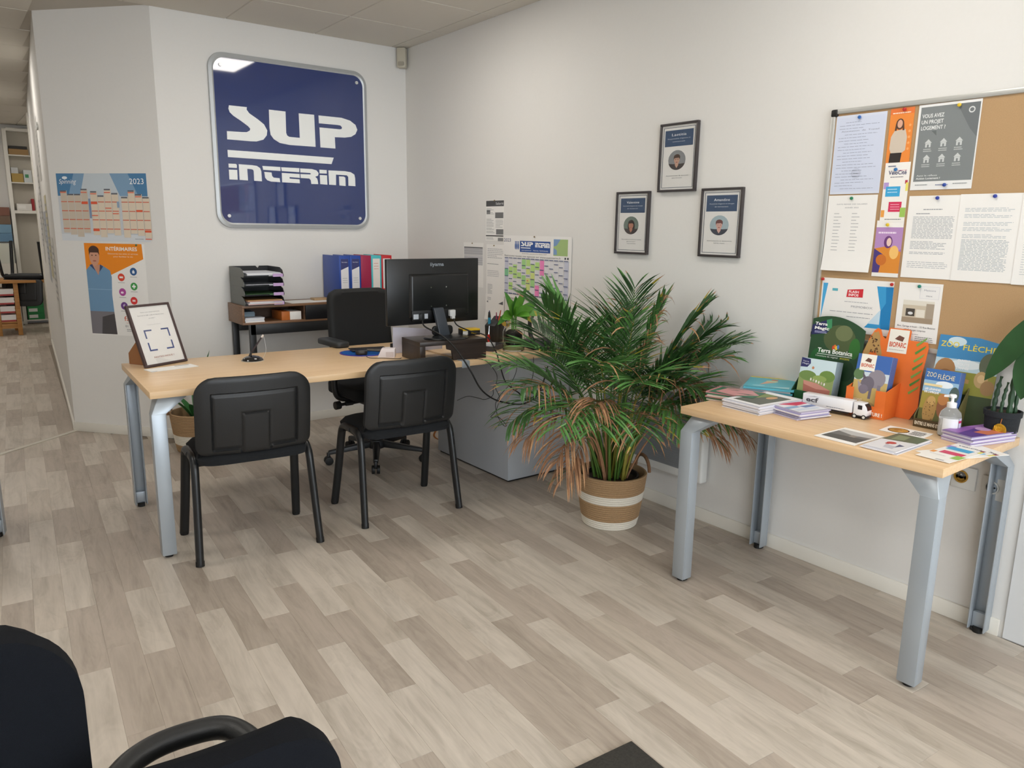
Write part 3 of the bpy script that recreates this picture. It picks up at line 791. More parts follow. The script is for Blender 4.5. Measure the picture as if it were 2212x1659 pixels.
p.rect(.55, .35, .61, .37, '#f2e6e0'); p.rect(.771, .432, .789, .478, '#f4f6f4'); p.rect(.75, .447, .81, .463, '#f4f6f4')
p.ell(.575, .525, .025, .012, '#f2dcec'); p.rect(.735, .60, .785, .62, '#f4dcdc'); p.text('€', .59, .685, .035, '#f0e4f4')
for x, y in ((.79, .35), (.58, .415), (.78, .51), (.58, .575), (.59, .725)): p.lines(x-.06, y, x+.06, 1, .01, .006, '#a9a6a6')
p.text('fastt', .70, .835, .055, '#d0603c', .26); p.lines(.60, .855, .84, 1, .01, .005, '#d8a090')
p.text('01 71 25', .68, .905, .025, '#6b6b6e', .2); p.lines(.60, .925, .78, 2, .018, .008, '#a6a6a8')
p.done(po)
MB().cyl(onC(.222, 1.275, .002), onC(.222, 1.275, .007), .006, mat('pin_green', '#3c6a4c', .4)).build('push_pin', smooth=40)
tag(bpy.data.objects['push_pin'], 'small dark pin in the top right corner of the orange poster', 'pin')

# sheets fixed on the corridor wall, seen edge-on
kd = Vector((-1.77-XD, 7.45-YD, 0)).normalized()
for i, (y, z, w_, h_, c_, nm) in enumerate(((1.15, 1.30, .42, .60, '#c9c6bf', 'pale sheet nearest the corridor mouth, low on the corridor wall'), (1.75, 1.62, .45, .65, '#b3a877', 'ochre-edged sheet on the corridor wall'), (2.4, 1.50, .5, .6, '#a9aeb6', 'blue-grey sheet on the corridor wall'),
        (3.1, 1.92, .5, .7, '#bdbab2', 'grey sheet high on the corridor wall'), (3.9, 1.7, .5, .7, '#c8c5bd', 'large pale sheet deep on the corridor wall'), (2.2, 2.25, .42, .5, '#b9b6ae', 'greyish sheet nearest the ceiling on the corridor wall'))):
    p0 = Vector((XD, YD, z))+kd*(y-YD+w_)+Vector((-kd.y, kd.x, 0))*.002
    sh = sheet('wall_poster', nm, 'poster', tuple(p0), tuple(-kd), (0, 0, 1), w_, h_, mat('poster_stock_%d' % i, c_, .35))
    p = Print(w_, h_); p.lines(.1, .1, .9, 9, .08, .03, '#8f8f92', seed=i); p.done(sh)

# motion sensor in the corner
sn = thing('motion_sensor', 'small white motion sensor in the ceiling corner right of the blue sign', 'sensor', (-.045, -.035, 2.62), R(-45))
SN = mat('sensor_white', '#bfb9a8', .4)
b = MB(); b.prism([(-.028, -.07), (.028, -.07), (.032, -.055), (.032, .062), (.028, .068), (-.028, .068), (-.032, .062), (-.032, -.055)], -.030, .022, SN, 'y'); b.build('casing', sn, bevel=.006)
MB().prism(rrect(-.024, -.058, .024, -.028, .01), -.0325, -.028, mat('sensor_lens', '#a19b8d', .3), 'y').build('lens', sn)

# ================================================================ RIGHT WALL
PH = mat('photo_glossy', '#d8d8d8', .25)
def wsheet(name, label, cat, y0, z0, y1, z1, off=.0015, tilt=0, m=None, curl=0, group=None):
    w_, h_ = y0-y1, z0-z1
    U = Vector((0, -math.cos(tilt), math.sin(tilt))); V = Vector((0, math.sin(tilt), math.cos(tilt)))
    return sheet(name, label, cat, (-off, y0, z0), U, V, w_, h_, m, curl=curl, group=group), Print(w_, h_, curl)
s_, p = wsheet('notice_sheet', 'long black-and-white photocopied page above the other desk notices', 'notice', -1.055, 1.591, -1.26, 1.333)
p.rect(.02, .01, .98, .15, '#4a4a4a'); p.text('Salarié', .75, .11, .06, '#dddddd', .4)
for a in ((.05, .24, .25, .34, '#6a6a6a'), (.52, .30, .96, .44, '#6f6f6f'), (.58, .71, .97, .84, '#757575'), (.02, .86, .97, .89, '#4b4b4b'), (.68, .92, .97, 1, '#888888')): p.rect(*a)
for y in (.2, .3, .46, .53, .6, .68, .76, .92): p.lines(.05, y, .5, 2, .03, .012, '#a0a0a0', seed=int(y*100))
p.lines(.55, .48, .95, 6, .035, .012, '#a8a8a8'); p.done(s_)
s_, p = wsheet('notice_sheet', 'small white page with a grey table pinned above the monitor', 'notice', -.79, 1.317, -1.03, 1.02)
p.rect(.03, .10, .97, .125, '#55575a'); p.rect(.03, .13, .97, .28, '#b9b9bb'); p.rect(.03, .3, .97, .5, '#c3c3c5')
for i in range(8): p.rect(.03, .14+i*.05, .97, .146+i*.05, '#8e8e90')
p.rect(.03, .53, .35, .545, '#66686a'); p.done(s_)
s_, p = wsheet('notice_sheet', 'white page with faint print left of the wall planner', 'notice', -1.068, 1.310, -1.278, 1.085, off=.003)
p.lines(.06, .12, .9, 6, .05, .02, '#b6b6b8'); p.lines(.06, .55, .7, 1, .03, .02, '#a0a0a2'); p.lines(.06, .75, .7, 4, .05, .02, '#bcbcbe'); p.done(s_)
s_, p = wsheet('notice_sheet', 'white page of faint columns below another left of the wall planner', 'notice', -1.070, 1.10, -1.278, .96, off=.0045)
p.lines(.08, .35, .35, 9, .06, .03, '#b0b0b2'); p.done(s_)
s_, p = wsheet('notice_sheet', 'lowest white page left of the wall planner, its lower half lifting', 'notice', -1.068, .985, -1.275, .815, off=.006, curl=.012)
p.lines(.1, .12, .3, 3, .04, .02, '#a9a9ab'); p.poly([(.05, .30), (.14, .25), (.14, .34)], '#6e7074'); p.poly([(.7, .33), (.95, .22), (.95, .36)], '#5e6064'); p.done(s_)

s_, p = wsheet('wall_planner', 'white 2023 wall planner with green and pink marked weeks and a blue logo banner', 'calendar', -1.265, 1.371, -1.925, .981, off=.006, m=mat('planner_card', '#ebe9e6', .5))
p.text('2023', .06, .10, .055, '#3f4c78', .11); p.rect(.26, .08, .71, .255, '#2e5297')
logo(p, .275, .095, .46, .20, '#f4f4f4')
for k_ in ('i1', 'i2', 'n', 't1', 't2', 'e1', 'e2', 'r1', 'i3', 'i4', 'm1', 'm2'): p.poly([(.49+(a+.46)/.90*.21, .10+(-.135-c)/.105*.075) for a, c in GL[k_]], '#f4f4f4', lift=False)
p.text('www.supinterim.fr', .36, .235, .022, '#e4e8f2', .15); p.text('TRAVAIL TEMPORAIRE', .57, .235, .02, '#e4e8f2', .22)
p.rect(.755, .04, .95, .285, '#a3bd7e'); p.poly([(.755, .04), (.85, .04), (.80, .13), (.755, .15)], '#7d9cc4'); p.poly([(.755, .17), (.80, .2), (.805, .27), (.755, .27)], '#7d9cc4')
for x in (.19, .213, .237): p.ell(x, .165, .010, .055, '#3f64a8'); p.ell(x, .10, .008, .012, '#3f64a8')
p.text('Ensemble, passons à la vitesse SUP', .48, .285, .018, '#8c8c90', .36)
p.text('Retrouvez toutes nos agences sur www.supinterim.fr', .44, .335, .030, '#6d6f74', .84); p.rect(.91, .305, .93, .335, '#44464c'); p.rect(.945, .305, .965, .335, '#44464c')
NC = 14; X0, X1 = .02, .975; Y0, Y1 = .36, .935; cwid = (X1-X0)/NC
for i in range(NC):
    x = X0+i*cwid; base = '#c9cbda' if i in (0, 13) else '#dedde0'
    p.rect(x+.004, Y0, x+cwid-.004, Y1, base)
G1, G2, PK, YG = '#a6d68c', '#b9dd86', '#f08ac0', '#d3e08a'
for i, a, c_, col in ((0, .54, .66, '#86c79a'), (1, .50, .62, G2), (1, .75, .87, G2), (2, .46, .68, G2), (3, .58, .68, G2), (4, .37, .52, G1), (4, .62, .77, G1), (5, .37, .47, G2), (5, .50, .60, YG), (5, .66, .85, YG), (6, .44, .56, G2), (6, .57, .68, YG), (6, .68, .80, G1), (7, .40, .52, G2), (8, .37, .60, PK), (7, .76, .93, PK)):
    x = X0+i*cwid; p.rect(x+.004, a, x+cwid-.004, c_, col)
qq = random.Random(5)
for i in range(NC):
    x = X0+i*cwid; o_ = (i*37 % 11)/100
    for k in range(5):
        y = Y0+.05+o_+k*.118
        if y < Y1: p.rect(x+.006, y, x+cwid-.008, y+.012, '#5a6488')
    p.rect(x+.004, Y1-.01, x+cwid-.004, Y1+.004, '#4a5680'); p.rect(x+.004, Y0-.008, x+cwid-.006, Y0+.004, '#5a6488')
p.rect(.385, .69, .405, .705, '#e06a6a'); p.done(s_)

# three framed portraits
FRM = mat('dark_frame', '#3d3838', .4, var=.05)
def portrait(label, y0, z0, y1, z1, name, l2, l3, foot, hair, skin, top, bgc, short, glasses=False, tilt=0):
    w_, h_ = y0-y1, z0-z1
    t = thing('picture_frame', label, 'framed portrait', (0, (y0+y1)/2, z1), 0, 'framed staff portraits')
    f = .011; b = MB()
    for a in ((-w_/2, 0, w_/2, f), (-w_/2, h_-f, w_/2, h_), (-w_/2, f, -w_/2+f, h_-f), (w_/2-f, f, w_/2, h_-f)):
        b.box(-.020, a[0], a[1], -.002, a[2], a[3], FRM)
    b.build('frame', t, bevel=.0015)
    sh = sheet('portrait_print', None, None, (0, 0, 0), (0, -1, 0), (0, 0, 1), w_-2*f, h_-2*f, parent=t)
    sh.matrix_local = sheet_matrix((-.012, w_/2-f, h_-f), (0, -1, 0), (0, 0, 1))
    p = Print(w_-2*f, h_-2*f); D = '#2f4e72'
    for a in ((.04, .03, .96, .038), (.04, .965, .96, .973), (.04, .03, .055, .973), (.945, .03, .96, .973)): p.rect(*a, '#33475f')
    p.rect(.09, .075, .91, .325, D); p.text(name, .5, .165, .042, '#e8ecf0', .42); p.text(l2, .5, .215, .02, '#c9d2dd', .66); p.text(l3, .5, .26, .02, '#c9d2dd', .36)
    cx, cy, rx, ry = .47, .54, .255, .155
    p.ell(cx, cy, rx, ry, bgc)
    sh_ = [(cx+rx*math.cos(R(a)), cy+ry*math.sin(R(a))) for a in range(20, 161, 10)]
    if not short: p.ell(cx+.01, cy+.02, .12, .115, hair)
    p.poly(sh_+[(cx-.13, cy+.06), (cx+.13, cy+.06)], top); p.poly([(cx-.05, cy+.04), (cx+.05, cy+.04), (cx+.05, cy+.08), (cx, cy+.125), (cx-.05, cy+.08)], skin)
    p.ell(cx, cy-.005, .082, .068, skin); p.ell(cx, cy-.045, .095, .045, hair, a0=180, a1=360)
    p.poly([(cx-.095, cy-.05), (cx+.095, cy-.05), (cx+.09, cy-.01), (cx+.05, cy-.035), (cx-.07, cy-.03), (cx-.09, cy+.0)], hair)
    for s in (-1, 1): p.ell(cx+s*.033, cy-.006, .010, .004, '#332622')
    if glasses:
        for s in (-1, 1): p.rect(cx+s*.035-.028, cy-.018, cx+s*.035+.028, cy-.014, '#222222'); 
    p.ell(cx, cy+.034, .026, .006, '#a4524a')
    for i, s in enumerate(foot): p.text(s, .5, .79+i*.035, .016, '#5d6066', .66 if i == 0 else .3)
    p.done(sh, 'portrait_ink')
    g = MB().box(-.0135, -w_/2+f, f, -.0130, w_/2-f, h_-f, GLASS).build('glazing', t, smooth=0)
    return t
portrait('framed portrait of a woman with glasses, topmost of the three', -2.569, 1.921, -2.804, 1.600, 'Laetitia', "Responsable d'agence et", 'commerciale', ['Autonomie & écoute', 'Sourire, bonne humeur'], '#4a3428', '#c9a08a', '#3c3436', '#8d9092', True, True)
portrait('framed portrait of a dark-haired woman, lower left of the three', -2.283, 1.609, -2.517, 1.292, 'Valentine', "Assistante d'agence et chargée", 'de recrutement', ['Bienveillance et bonne écoute', 'pour', 'vous satisfaire'], '#2e2422', '#b98068', '#3a3234', '#6f8076', False)
portrait('framed portrait of a short-haired woman, lower right of the three', -2.847, 1.610, -3.080, 1.297, 'Amandine', "Assistante d'agence et chargée", 'de recrutement', ['Enthousiasme et dynamisme', 'Soif de réussir'], '#6e3e3e', '#d9aca0', '#2e3648', '#a9bdc4', True)

# radiator
rad = thing('panel_radiator', 'white wall-mounted electric radiator with grey grille behind the palm', 'radiator', (0, -2.62, .205), 0)
RW = mat('radiator_white', '#dcdcd8', .35); RG = mat('radiator_grille', '#8b8f93', .5, .2)
b = MB(); b.box(-.065, -.37, 0, -.012, .37, .455, RW); b.build('casing', rad, bevel=.010, seg=3)
MB().box(-.0675, -.325, .045, -.064, .33, .335, RG).build('front_grille', rad, smooth=0)
for k in range(24): pass
g = MB()
for k in range(26): g.box(-.0695, -.32, .052+k*.0108, -.0672, .325, .0565+k*.0108, RG)
o = g.build('grille_louvres', rad, smooth=0); o['kind'] = 'stuff'
MB().box(-.0675, -.335, .375, -.064, .335, .425, RG).build('outlet_slot', rad, smooth=0)

# sockets low on the right wall
for y, z, gold, lab in ((-4.128, .548, True, 'white wall socket with a gilded insert below the right end of the table'), (-4.232, .535, False, 'plain white wall socket partly behind the far right table leg')):
    t = thing('wall_socket', lab, 'socket', (0, y, z))
    b = MB(); b.box(-.012, -.042, -.042, -.0005, .042, .042, mat('socket_white', '#d8d8d4', .35)); b.build('face_plate', t, bevel=.003)
    m_ = mat('socket_gilt', '#b08a3c', .3, .6) if gold else mat('socket_insert', '#cfcfcb', .35)
    k = MB(); k.lathe([(.024, 0), (.024, .006), (.019, .006), (.018, .001), (0, .001)], m_, n=28)
    o = k.build('round_insert', t); o.matrix_basis = Matrix.Translation((-.011, .008, .004)) @ Matrix.Rotation(R(-90), 4, 'Y')
    for dy in (-.009, .009):
        MB().cyl((-.0135, .008+dy, .004), (-.0122, .008+dy, .004), .003, RUBBER, n=10).build('pin_hole', t)
    MB().cyl((-.018, .008, .012), (-.0122, .008, .012), .002, CHROME, n=10).build('earth_pin', t)
# flush access panel at the right end of the wall
o = MB().box(-.008, -7.2, .002, -.0005, -4.325, .66, mat('side_panel_white', '#d9dbdc', .5)).build('trim_2', smooth=0, bevel=.001); o['kind'] = 'structure'

# ---- cork board
cb = thing('cork_board', 'large cork notice board with aluminium frame and black corners', 'notice board', (0, -3.474, .985))
CORK = mat('cork', '#b3926a', .9, var=.14, scale=350, bump=.3)
BW, BH = 1.50, .905
MB().box(-.014, -BW+.012, .012, -.002, -.012, BH-.012, CORK).build('cork_sheet', cb, smooth=0)
for nm, a in (('frame_rail', (0, -BW, BH-.018, BH)), ('frame_rail', (0, -BW, 0, .018))):
    MB().box(-.022, a[1]+.012, a[2], -.001, -.012, a[3], ALU).build(nm, cb, bevel=.003)
for y in (-.018, -BW): MB().box(-.022, y, .012, -.001, y+.018, BH-.012, ALU).build('frame_rail', cb, bevel=.003)
for y in (-.028, -BW-.001):
    for z in (-.001, BH-.028): MB().box(-.0245, y, z, -.0008, y+.029, z+.029, BLACK).build('corner_cap', cb, bevel=.006)
X = .0165
s_, p = wsheet('board_notice', 'bluish official sheet at the top left of the cork board', 'notice', -3.497, 1.864, -3.699, 1.566, off=X, m=mat('bluish_paper', '#d3d9e8', .6))
p.rect(.02, .03, .98, .97, '#cdd4e6'); p.text('Attestation  de  Travail', .5, .21, .018, '#74788a', .75)
for i in range(22): p.lines(.08 if i % 3 else .2, .09+i*.038+(.04 if i > 2 else 0), .92 if i % 4 else .7, 1, .01, .006, '#9298ac', seed=i)
p.ell(.5, .74, .1, .07, '#c2c8da'); p.done(s_)
s_, p = wsheet('board_notice', 'narrow orange flyer of a woman in a beige top on the cork board', 'leaflet', -3.712, 1.868, -3.800, 1.66, off=X, m=mat('orange_stock', '#e88a3c', .35))
p.rect(.0, .0, 1, .1, '#e2763a'); p.lines(.1, .07, .9, 1, .01, .02, '#f4d8c0')
p.poly([(.1, .68), (.12, .48), (.25, .38), (.7, .36), (.8, .5), (.78, .72), (.6, .78), (.2, .78)], '#cdbfae'); p.poly([(.15, .76), (.65, .76), (.6, 1), (.12, 1)], '#2e2826')
p.ell(.45, .27, .17, .095, '#553a2c'); p.ell(.45, .265, .11, .07, '#d8a890'); p.poly([(.28, .26), (.35, .2), (.33, .38), (.25, .38)], '#553a2c'); p.poly([(.62, .26), (.55, .2), (.58, .38), (.66, .38)], '#553a2c')
for y in (.3, .4, .5, .6, .7): p.ell(.88, y, .05, .022, '#f2a866')
p.done(s_)
s_, p = wsheet('board_notice', 'narrow white cycling leaflet with blue and red boxes on the cork board', 'leaflet', -3.714, 1.675, -3.808, 1.459, off=X+.001, m=mat('leaflet_white', '#efece6', .4))
p.lines(.12, .05, .45, 1, .02, .02, '#5a6484'); p.text('VéloCité', .52, .20, .07, '#2c3160', .72, bold=.02); p.rect(.5, .13, .88, .135, '#c93a6a')
p.lines(.25, .235, .8, 1, .01, .014, '#7a7a80'); p.rect(.02, .33, .22, .44, '#b49ad0'); p.rect(.12, .40, .70, .57, '#3ea5d6'); p.rect(.30, .66, .82, .83, '#d3365c'); p.rect(.86, .30, .96, .36, '#b23a4a'); p.rect(.9, .34, 1, .48, '#e6dc6a')
p.rect(.78, .76, 1, .92, '#9cc25c'); p.rect(.02, .8, .16, .92, '#e8a04c'); p.lines(.2, .44, .6, 2, .05, .014, '#bfe2f2'); p.lines(.38, .7, .75, 3, .04, .012, '#f0b0c0'); p.lines(.2, .95, .9, 1, .02, .014, '#8a8a90'); p.done(s_)
s_, p = wsheet('board_notice', 'grey housing poster with six white icons on the cork board', 'poster', -3.815, 1.870, -4.026, 1.573, off=X, m=mat('poster_white', '#e6e6e4', .5))
p.rect(.04, .03, .98, .90, '#7d8283'); p.poly([(.62, .03), (.98, .03), (.98, .42), (.86, .32)], '#6c7173')
p.text('VOUS AVEZ', .25, .155, .045, '#dfe1e0', .36, bold=.02); p.text('UN PROJET', .25, .225, .045, '#dfe1e0', .36, bold=.02); p.text('LOGEMENT ?', .27, .295, .045, '#dfe1e0', .40, bold=.02); p.poly([(.25, .31), (.33, .31), (.34, .37)], '#64696a')
for j in range(2):
    for i in range(3):
        x, y = .22+i*.25, .45+j*.18
        p.poly([(x-.06, y+.0), (x, y-.045), (x+.06, y)], '#c9cccb'); p.rect(x-.045, y+.002, x+.045, y+.05, '#c9cccb'); p.rect(x-.015, y+.018, x+.015, y+.05, '#7d8283')
        p.lines(x-.07, y+.068, x+.07, 2, .022, .01, '#c0c3c2', ragged=.05, seed=i+3*j)
p.ell(.86, .11, .05, .036, '#d6d8d7'); p.ell(.86, .11, .033, .022, '#6c7173')
p.text('Ayez le réflexe', .26, .84, .02, '#e6e8e7', .34); p.text('Action Logement !', .285, .875, .022, '#e6e8e7', .40, bold=.02)
p.lines(.08, .935, .3, 1, .01, .01, '#9a9ea0'); p.lines(.42, .94, .64, 1, .01, .01, '#7c86a6'); p.lines(.7, .93, .94, 1, .01, .01, '#9a9ea0'); p.done(s_)
s_, p = wsheet('board_notice', 'white two-column date list pinned under the bluish sheet', 'notice', -3.495, 1.561, -3.697, 1.266, off=X, curl=.012)
p.text('DATE REMISE DES SALAIRES', .5, .125, .018, '#9a9ca0', .62); p.text('ANNÉE 2023', .5, .17, .018, '#9a9ca0', .28)
for i in range(12):
    for x in (.15, .52): p.lines(x, .235+i*.044, x+.17, 1, .01, .007, '#8f9196', seed=i)
p.done(s_)
s_, p = wsheet('board_notice', 'narrow purple and orange concert leaflet pinned on the cork board', 'leaflet', -3.705, 1.464, -3.808, 1.253, off=X, m=mat('purple_stock', '#a277b4', .35))
p.rect(0, 0, 1, .12, '#efece8'); p.poly([(0, .12), (1, .12), (1, .5), (.5, .6), (0, .55)], '#b48cc0'); p.poly([(0, .5), (.5, .45), (1, .55), (1, .93), (0, .93)], '#d98a34'); p.poly([(0, .5), (.35, .6), (.25, .93), (0, .93)], '#4a3a7c')
p.ell(.50, .38, .16, .11, '#6a3c78'); p.ell(.53, .38, .09, .075, '#e4c4b8'); p.ell(.75, .56, .17, .12, '#f0c070'); p.ell(.3, .7, .2, .1, '#c8702c'); p.rect(0, .93, 1, 1, '#ece9e4'); p.lines(.1, .2, .8, 1, .01, .03, '#ead8ec'); p.done(s_)
s_, p = wsheet('board_notice', 'white page of dense grey text, left of the pair on the cork board', 'notice', -3.817, 1.552, -4.003, 1.256, off=X)
p.lines(.3, .16, .68, 1, .01, .01, '#8c9096'); p.lines(.17, .21, .45, 1, .01, .01, '#8c9096')
p.lines(.12, .25, .9, 16, .017, .007, '#a6aab0', ragged=.02); p.lines(.12, .55, .88, 6, .017, .007, '#a6aab0', seed=2); p.lines(.12, .68, .88, 2, .017, .007, '#a6aab0', seed=3); p.lines(.1, .8, .9, 4, .022, .007, '#aeb2b8', seed=4); p.done(s_)
s_, p = wsheet('board_notice', 'white page of pale text, right of the pair on the cork board', 'notice', -3.996, 1.554, -4.200, 1.255, off=X+.0012)
for y in (.16, .23, .32, .38, .46): p.lines(.1, y, .9, 3, .016, .006, '#b2bac0', seed=int(y*100))
p.lines(.1, .52, .85, 22, .0165, .007, '#aab2b8', ragged=.05, seed=9); p.done(s_)
s_, p = wsheet('board_notice', 'blank white page cut off by the right edge of the photo', 'notice', -4.192, 1.556, -4.40, 1.253, off=X+.0024)
p.lines(.1, .1, .9, 30, .027, .006, '#b8bec4'); p.done(s_)
s_, p = wsheet('board_notice', 'landscape notice with blue triangles and a red flash banner', 'notice', -3.502, 1.236, -3.798, 1.026, off=X)
p.poly([(.02, .10), (.09, .10), (.02, .8)], '#4aa6d8'); p.poly([(.78, .10), (1, .10), (1, .88), (.66, .88), (.86, .55)], '#3a9ad0'); p.poly([(.9, .10), (1, .10), (1, .88), (.88, .88), (.86, .55), (.92, .4)], '#1f7db8'); p.poly([(.86, .52), (.7, .80), (.86, .8)], '#c5dbe8')
p.poly([(.38, .20), (.60, .17), (.60, .33), (.37, .34)], '#cf2f3a'); p.text('FLASH', .47, .255, .045, '#f4e4e4', .14, bold=.03); p.text('INFOS', .47, .315, .045, '#f4e4e4', .14, bold=.03); p.text('!', .585, .33, .10, '#cf2f3a')
p.rect(.16, .19, .24, .24, '#5cb2c0'); p.lines(.35, .42, .7, 1, .02, .012, '#b2b2b6'); p.text('PRIMOBOX', .6, .53, .04, '#9a9ca2', .3); p.lines(.15, .62, .8, 1, .02, .012, '#a8a8ac'); p.lines(.4, .70, .75, 1, .02, .012, '#a8a8ac'); p.done(s_)
s_, p = wsheet('board_notice', 'white garage-for-rent advert with a beige photo of a building', 'notice', -3.818, 1.238, -3.976, 1.02, off=X)
p.rect(.5, .05, .94, .26, '#d6d6da'); p.rect(.51, .056, .93, .254, '#e9e8e6'); p.text('Maisons', .72, .13, .03, '#8a8c98', .26); p.text('PRIX', .72, .225, .025, '#7a7c84', .14)
p.rect(.14, .30, .86, .68, '#c9bda8'); p.rect(.14, .30, .86, .38, '#ded9cc'); p.rect(.22, .44, .43, .57, '#4a443e'); p.rect(.46, .45, .66, .58, '#e3ddd0'); p.rect(.68, .34, .86, .6, '#a89a88'); p.rect(.14, .59, .86, .68, '#a08e78'); p.ell(.33, .52, .06, .025, '#d8d8d8')
p.text('Box, Garage à louer - 32 Rue Boisnet', .5, .76, .03, '#3f4046', .88); p.text('100 € charges comprises', .48, .82, .03, '#3f4046', .5); p.lines(.1, .87, .6, 1, .01, .008, '#909298'); p.lines(.5, .91, .92, 3, .03, .01, '#6c6e74'); p.done(s_)
pins = [(-3.594, 1.852, '#2f62a8', 'blue pin in the bluish sheet'), (-3.765, 1.862, '#b8302c', 'red pin in the orange flyer'), (-3.955, 1.856, '#d8b832', 'yellow pin at the top of the grey housing poster'), (-3.938, 1.588, '#2c4a9c', 'blue pin at the foot of the grey housing poster'), (-3.757, 1.650, '#2f6ea8', 'blue pin in the cycling leaflet'),
    (-3.595, 1.549, '#2a7c58', 'green pin in the two-column date list'), (-3.750, 1.448, '#d8b832', 'yellow pin in the purple leaflet'), (-3.920, 1.543, '#30429c', 'blue pin in the dense grey text page'), (-4.108, 1.545, '#30429c', 'blue pin in the pale text page'), (-3.507, 1.230, '#b8302c', 'red pin in the left corner of the flash notice'), (-3.792, 1.226, '#b8302c', 'red pin in the right corner of the flash notice'), (-3.895, 1.226, '#2a7c6c', 'green pin in the garage advert')]
for y, z, c_, l_ in pins:
    k = MB(); m_ = mat('pin_'+c_[1:], c_, .3)
    k.lathe([(0, 0), (.0035, 0), (.003, .004), (.0065, .005), (.006, .009), (0, .0105)], m_, n=16)
    o = k.build('push_pin'); setw(o, Matrix.Translation((-X-.0005, y, z)) @ Matrix.Rotation(R(-90), 4, 'Y'))
    tag(o, l_, 'pin')
for y, z, l_ in ((-1.165, 1.588, 'brass pin at the top of the long photocopied page'), (-.91, 1.312, 'dark pin at the top of the small table page'), (-1.165, 1.303, 'dark pin in the faint page left of the wall planner'), (-1.585, 1.366, 'brass pin at the top of the wall planner')):
    k = MB(); k.lathe([(0, 0), (.002, 0), (.005, .003), (.004, .006), (0, .007)], mat('brass_pin', '#8a744c', .3, .7), n=14)
    o = k.build('push_pin'); setw(o, Matrix.Translation((-.0075, y, z)) @ Matrix.Rotation(R(-90), 4, 'Y')); tag(o, l_, 'pin')

# ================================================================ CONSOLE: trays, binders, paper
CZ = .900
PURP = mat('lilac_label', '#c3a3cf', .5)
def tray(z, label, first=None):
    t = thing('letter_tray', label, 'letter tray', (-1.372, -.335, z), 0, 'stacked letter trays')
    TB = mat('tray_black', '#1d1e20', .3); TS_ = mat('tray_side_grey', '#5b5d58', .4); hh = .060
    W_, D_ = .262, .30
    MB().box(.004, .0, .002, W_-.004, D_, .005, TB).build('tray_floor', t, smooth=0)
    pr = [(0.045, 0), (D_, 0), (D_, hh), (.075, hh), (.03, hh*.75), (.006, hh*.2), (0.012, 0)]
    MB().prism([(y, z_) for y, z_ in pr], 0, .004, TS_, 'x').build('side_wall', t, smooth=0)
    MB().prism([(y, z_) for y, z_ in pr], W_-.004, W_, TB, 'x').build('side_wall', t, smooth=0)
    MB().prism([(.004, .004), (W_-.004, .004), (W_-.004, hh), (.10+.1, hh), (.10+.09, hh-.016), (.10+.075, hh), (.004, hh)], D_-.003, D_, TB, 'y').build('back_wall', t, smooth=0)
    MB().box(.004, .004, .002, W_-.10, .007, .012, TB).build('front_lip', t, smooth=0)
    MB().box(W_-.075, -.003, .002, W_-.008, .0, .022, PURP).build('label_tag', t, smooth=0)['label'] = 'small lilac name label'
    return t
names_ = ['bottom tray of the black letter tray stack, holding a pink folder', 'second tray from the bottom of the black stack, with a green-edged sheet', 'third tray from the bottom of the black stack, with grey papers', 'top tray of the black letter tray stack, with curling white papers']
for i, nme in enumerate(names_):
    tray(CZ+.0005+i*.0605, nme)
def sheaf(name, label, cat, loc, rz, w_, d_, h_, m, n=5, droop=0, jit=.006, seed=0, top=None, group=None, each='page_layer'):
    """loose pile: a few slightly turned layers"""
    q = random.Random(seed); t = thing(name, label, cat, loc, rz, group)
    for i in range(n):
        b = MB(); dx, dy, a = q.uniform(-jit, jit), q.uniform(-jit, jit), q.uniform(-1, 1)*jit*4
        z0, z1 = h_*i/n, h_*(i+1)/n-.0002
        nn_ = 6; vs = []
        for j in range(nn_+1):
            y = -d_/2+d_*j/nn_; dz = -droop*max(0, 1-(j/nn_)/.35)**2*(i+1)/n
            for x in (-w_/2, w_/2):
                X_, Y_ = x*math.cos(a)-y*math.sin(a)+dx, x*math.sin(a)+y*math.cos(a)+dy
                vs += [(X_, Y_, max(0, z0+dz)), (X_, Y_, z1+dz)]
        fs = []
        for j in range(nn_):
            k = j*4
            fs += [(k, k+4, k+6, k+2), (k+1, k+3, k+7, k+5), (k, k+1, k+5, k+4), (k+2, k+6, k+7, k+3)]
        fs += [(0, 2, 3, 1), (nn_*4, nn_*4+1, nn_*4+3, nn_*4+2)]
        b.add(vs, fs, m[i % len(m)] if isinstance(m, list) else m)
        b.build(each, t, smooth=0)
    return t
GREYP = mat('grey_paper', '#c9cbd2', .6); BLUEP = mat('bluegrey_paper', '#7d8f9a', .6); PINKP = mat('pink_folder', '#cda9a4', .55)
sheaf('paper_stack', 'curled white papers in the top letter tray', 'papers', (-1.235, -.19, CZ+.1885), .02, .225, .27, .022, [PAPER, GREYP], 4, seed=1)
sheaf('paper_stack', 'thin grey papers in the third letter tray', 'papers', (-1.240, -.19, CZ+.128), -.01, .225, .27, .008, [GREYP], 2, seed=2)
sheaf('paper_stack', 'single green-edged sheet set in the second letter tray', 'papers', (-1.240, -.19, CZ+.0675), .0, .225, .27, .006, [mat('green_edge_paper', '#5f8a5c', .6)], 2, seed=3)
sheaf('paper_stack', 'pink folder with papers bulging from the bottom letter tray', 'folder', (-1.240, -.195, CZ+.007), .02, .225, .28, .030, [PINKP, GREYP, PAPER, PINKP, mat('tan_card', '#b98c5c', .6)], 5, seed=4)
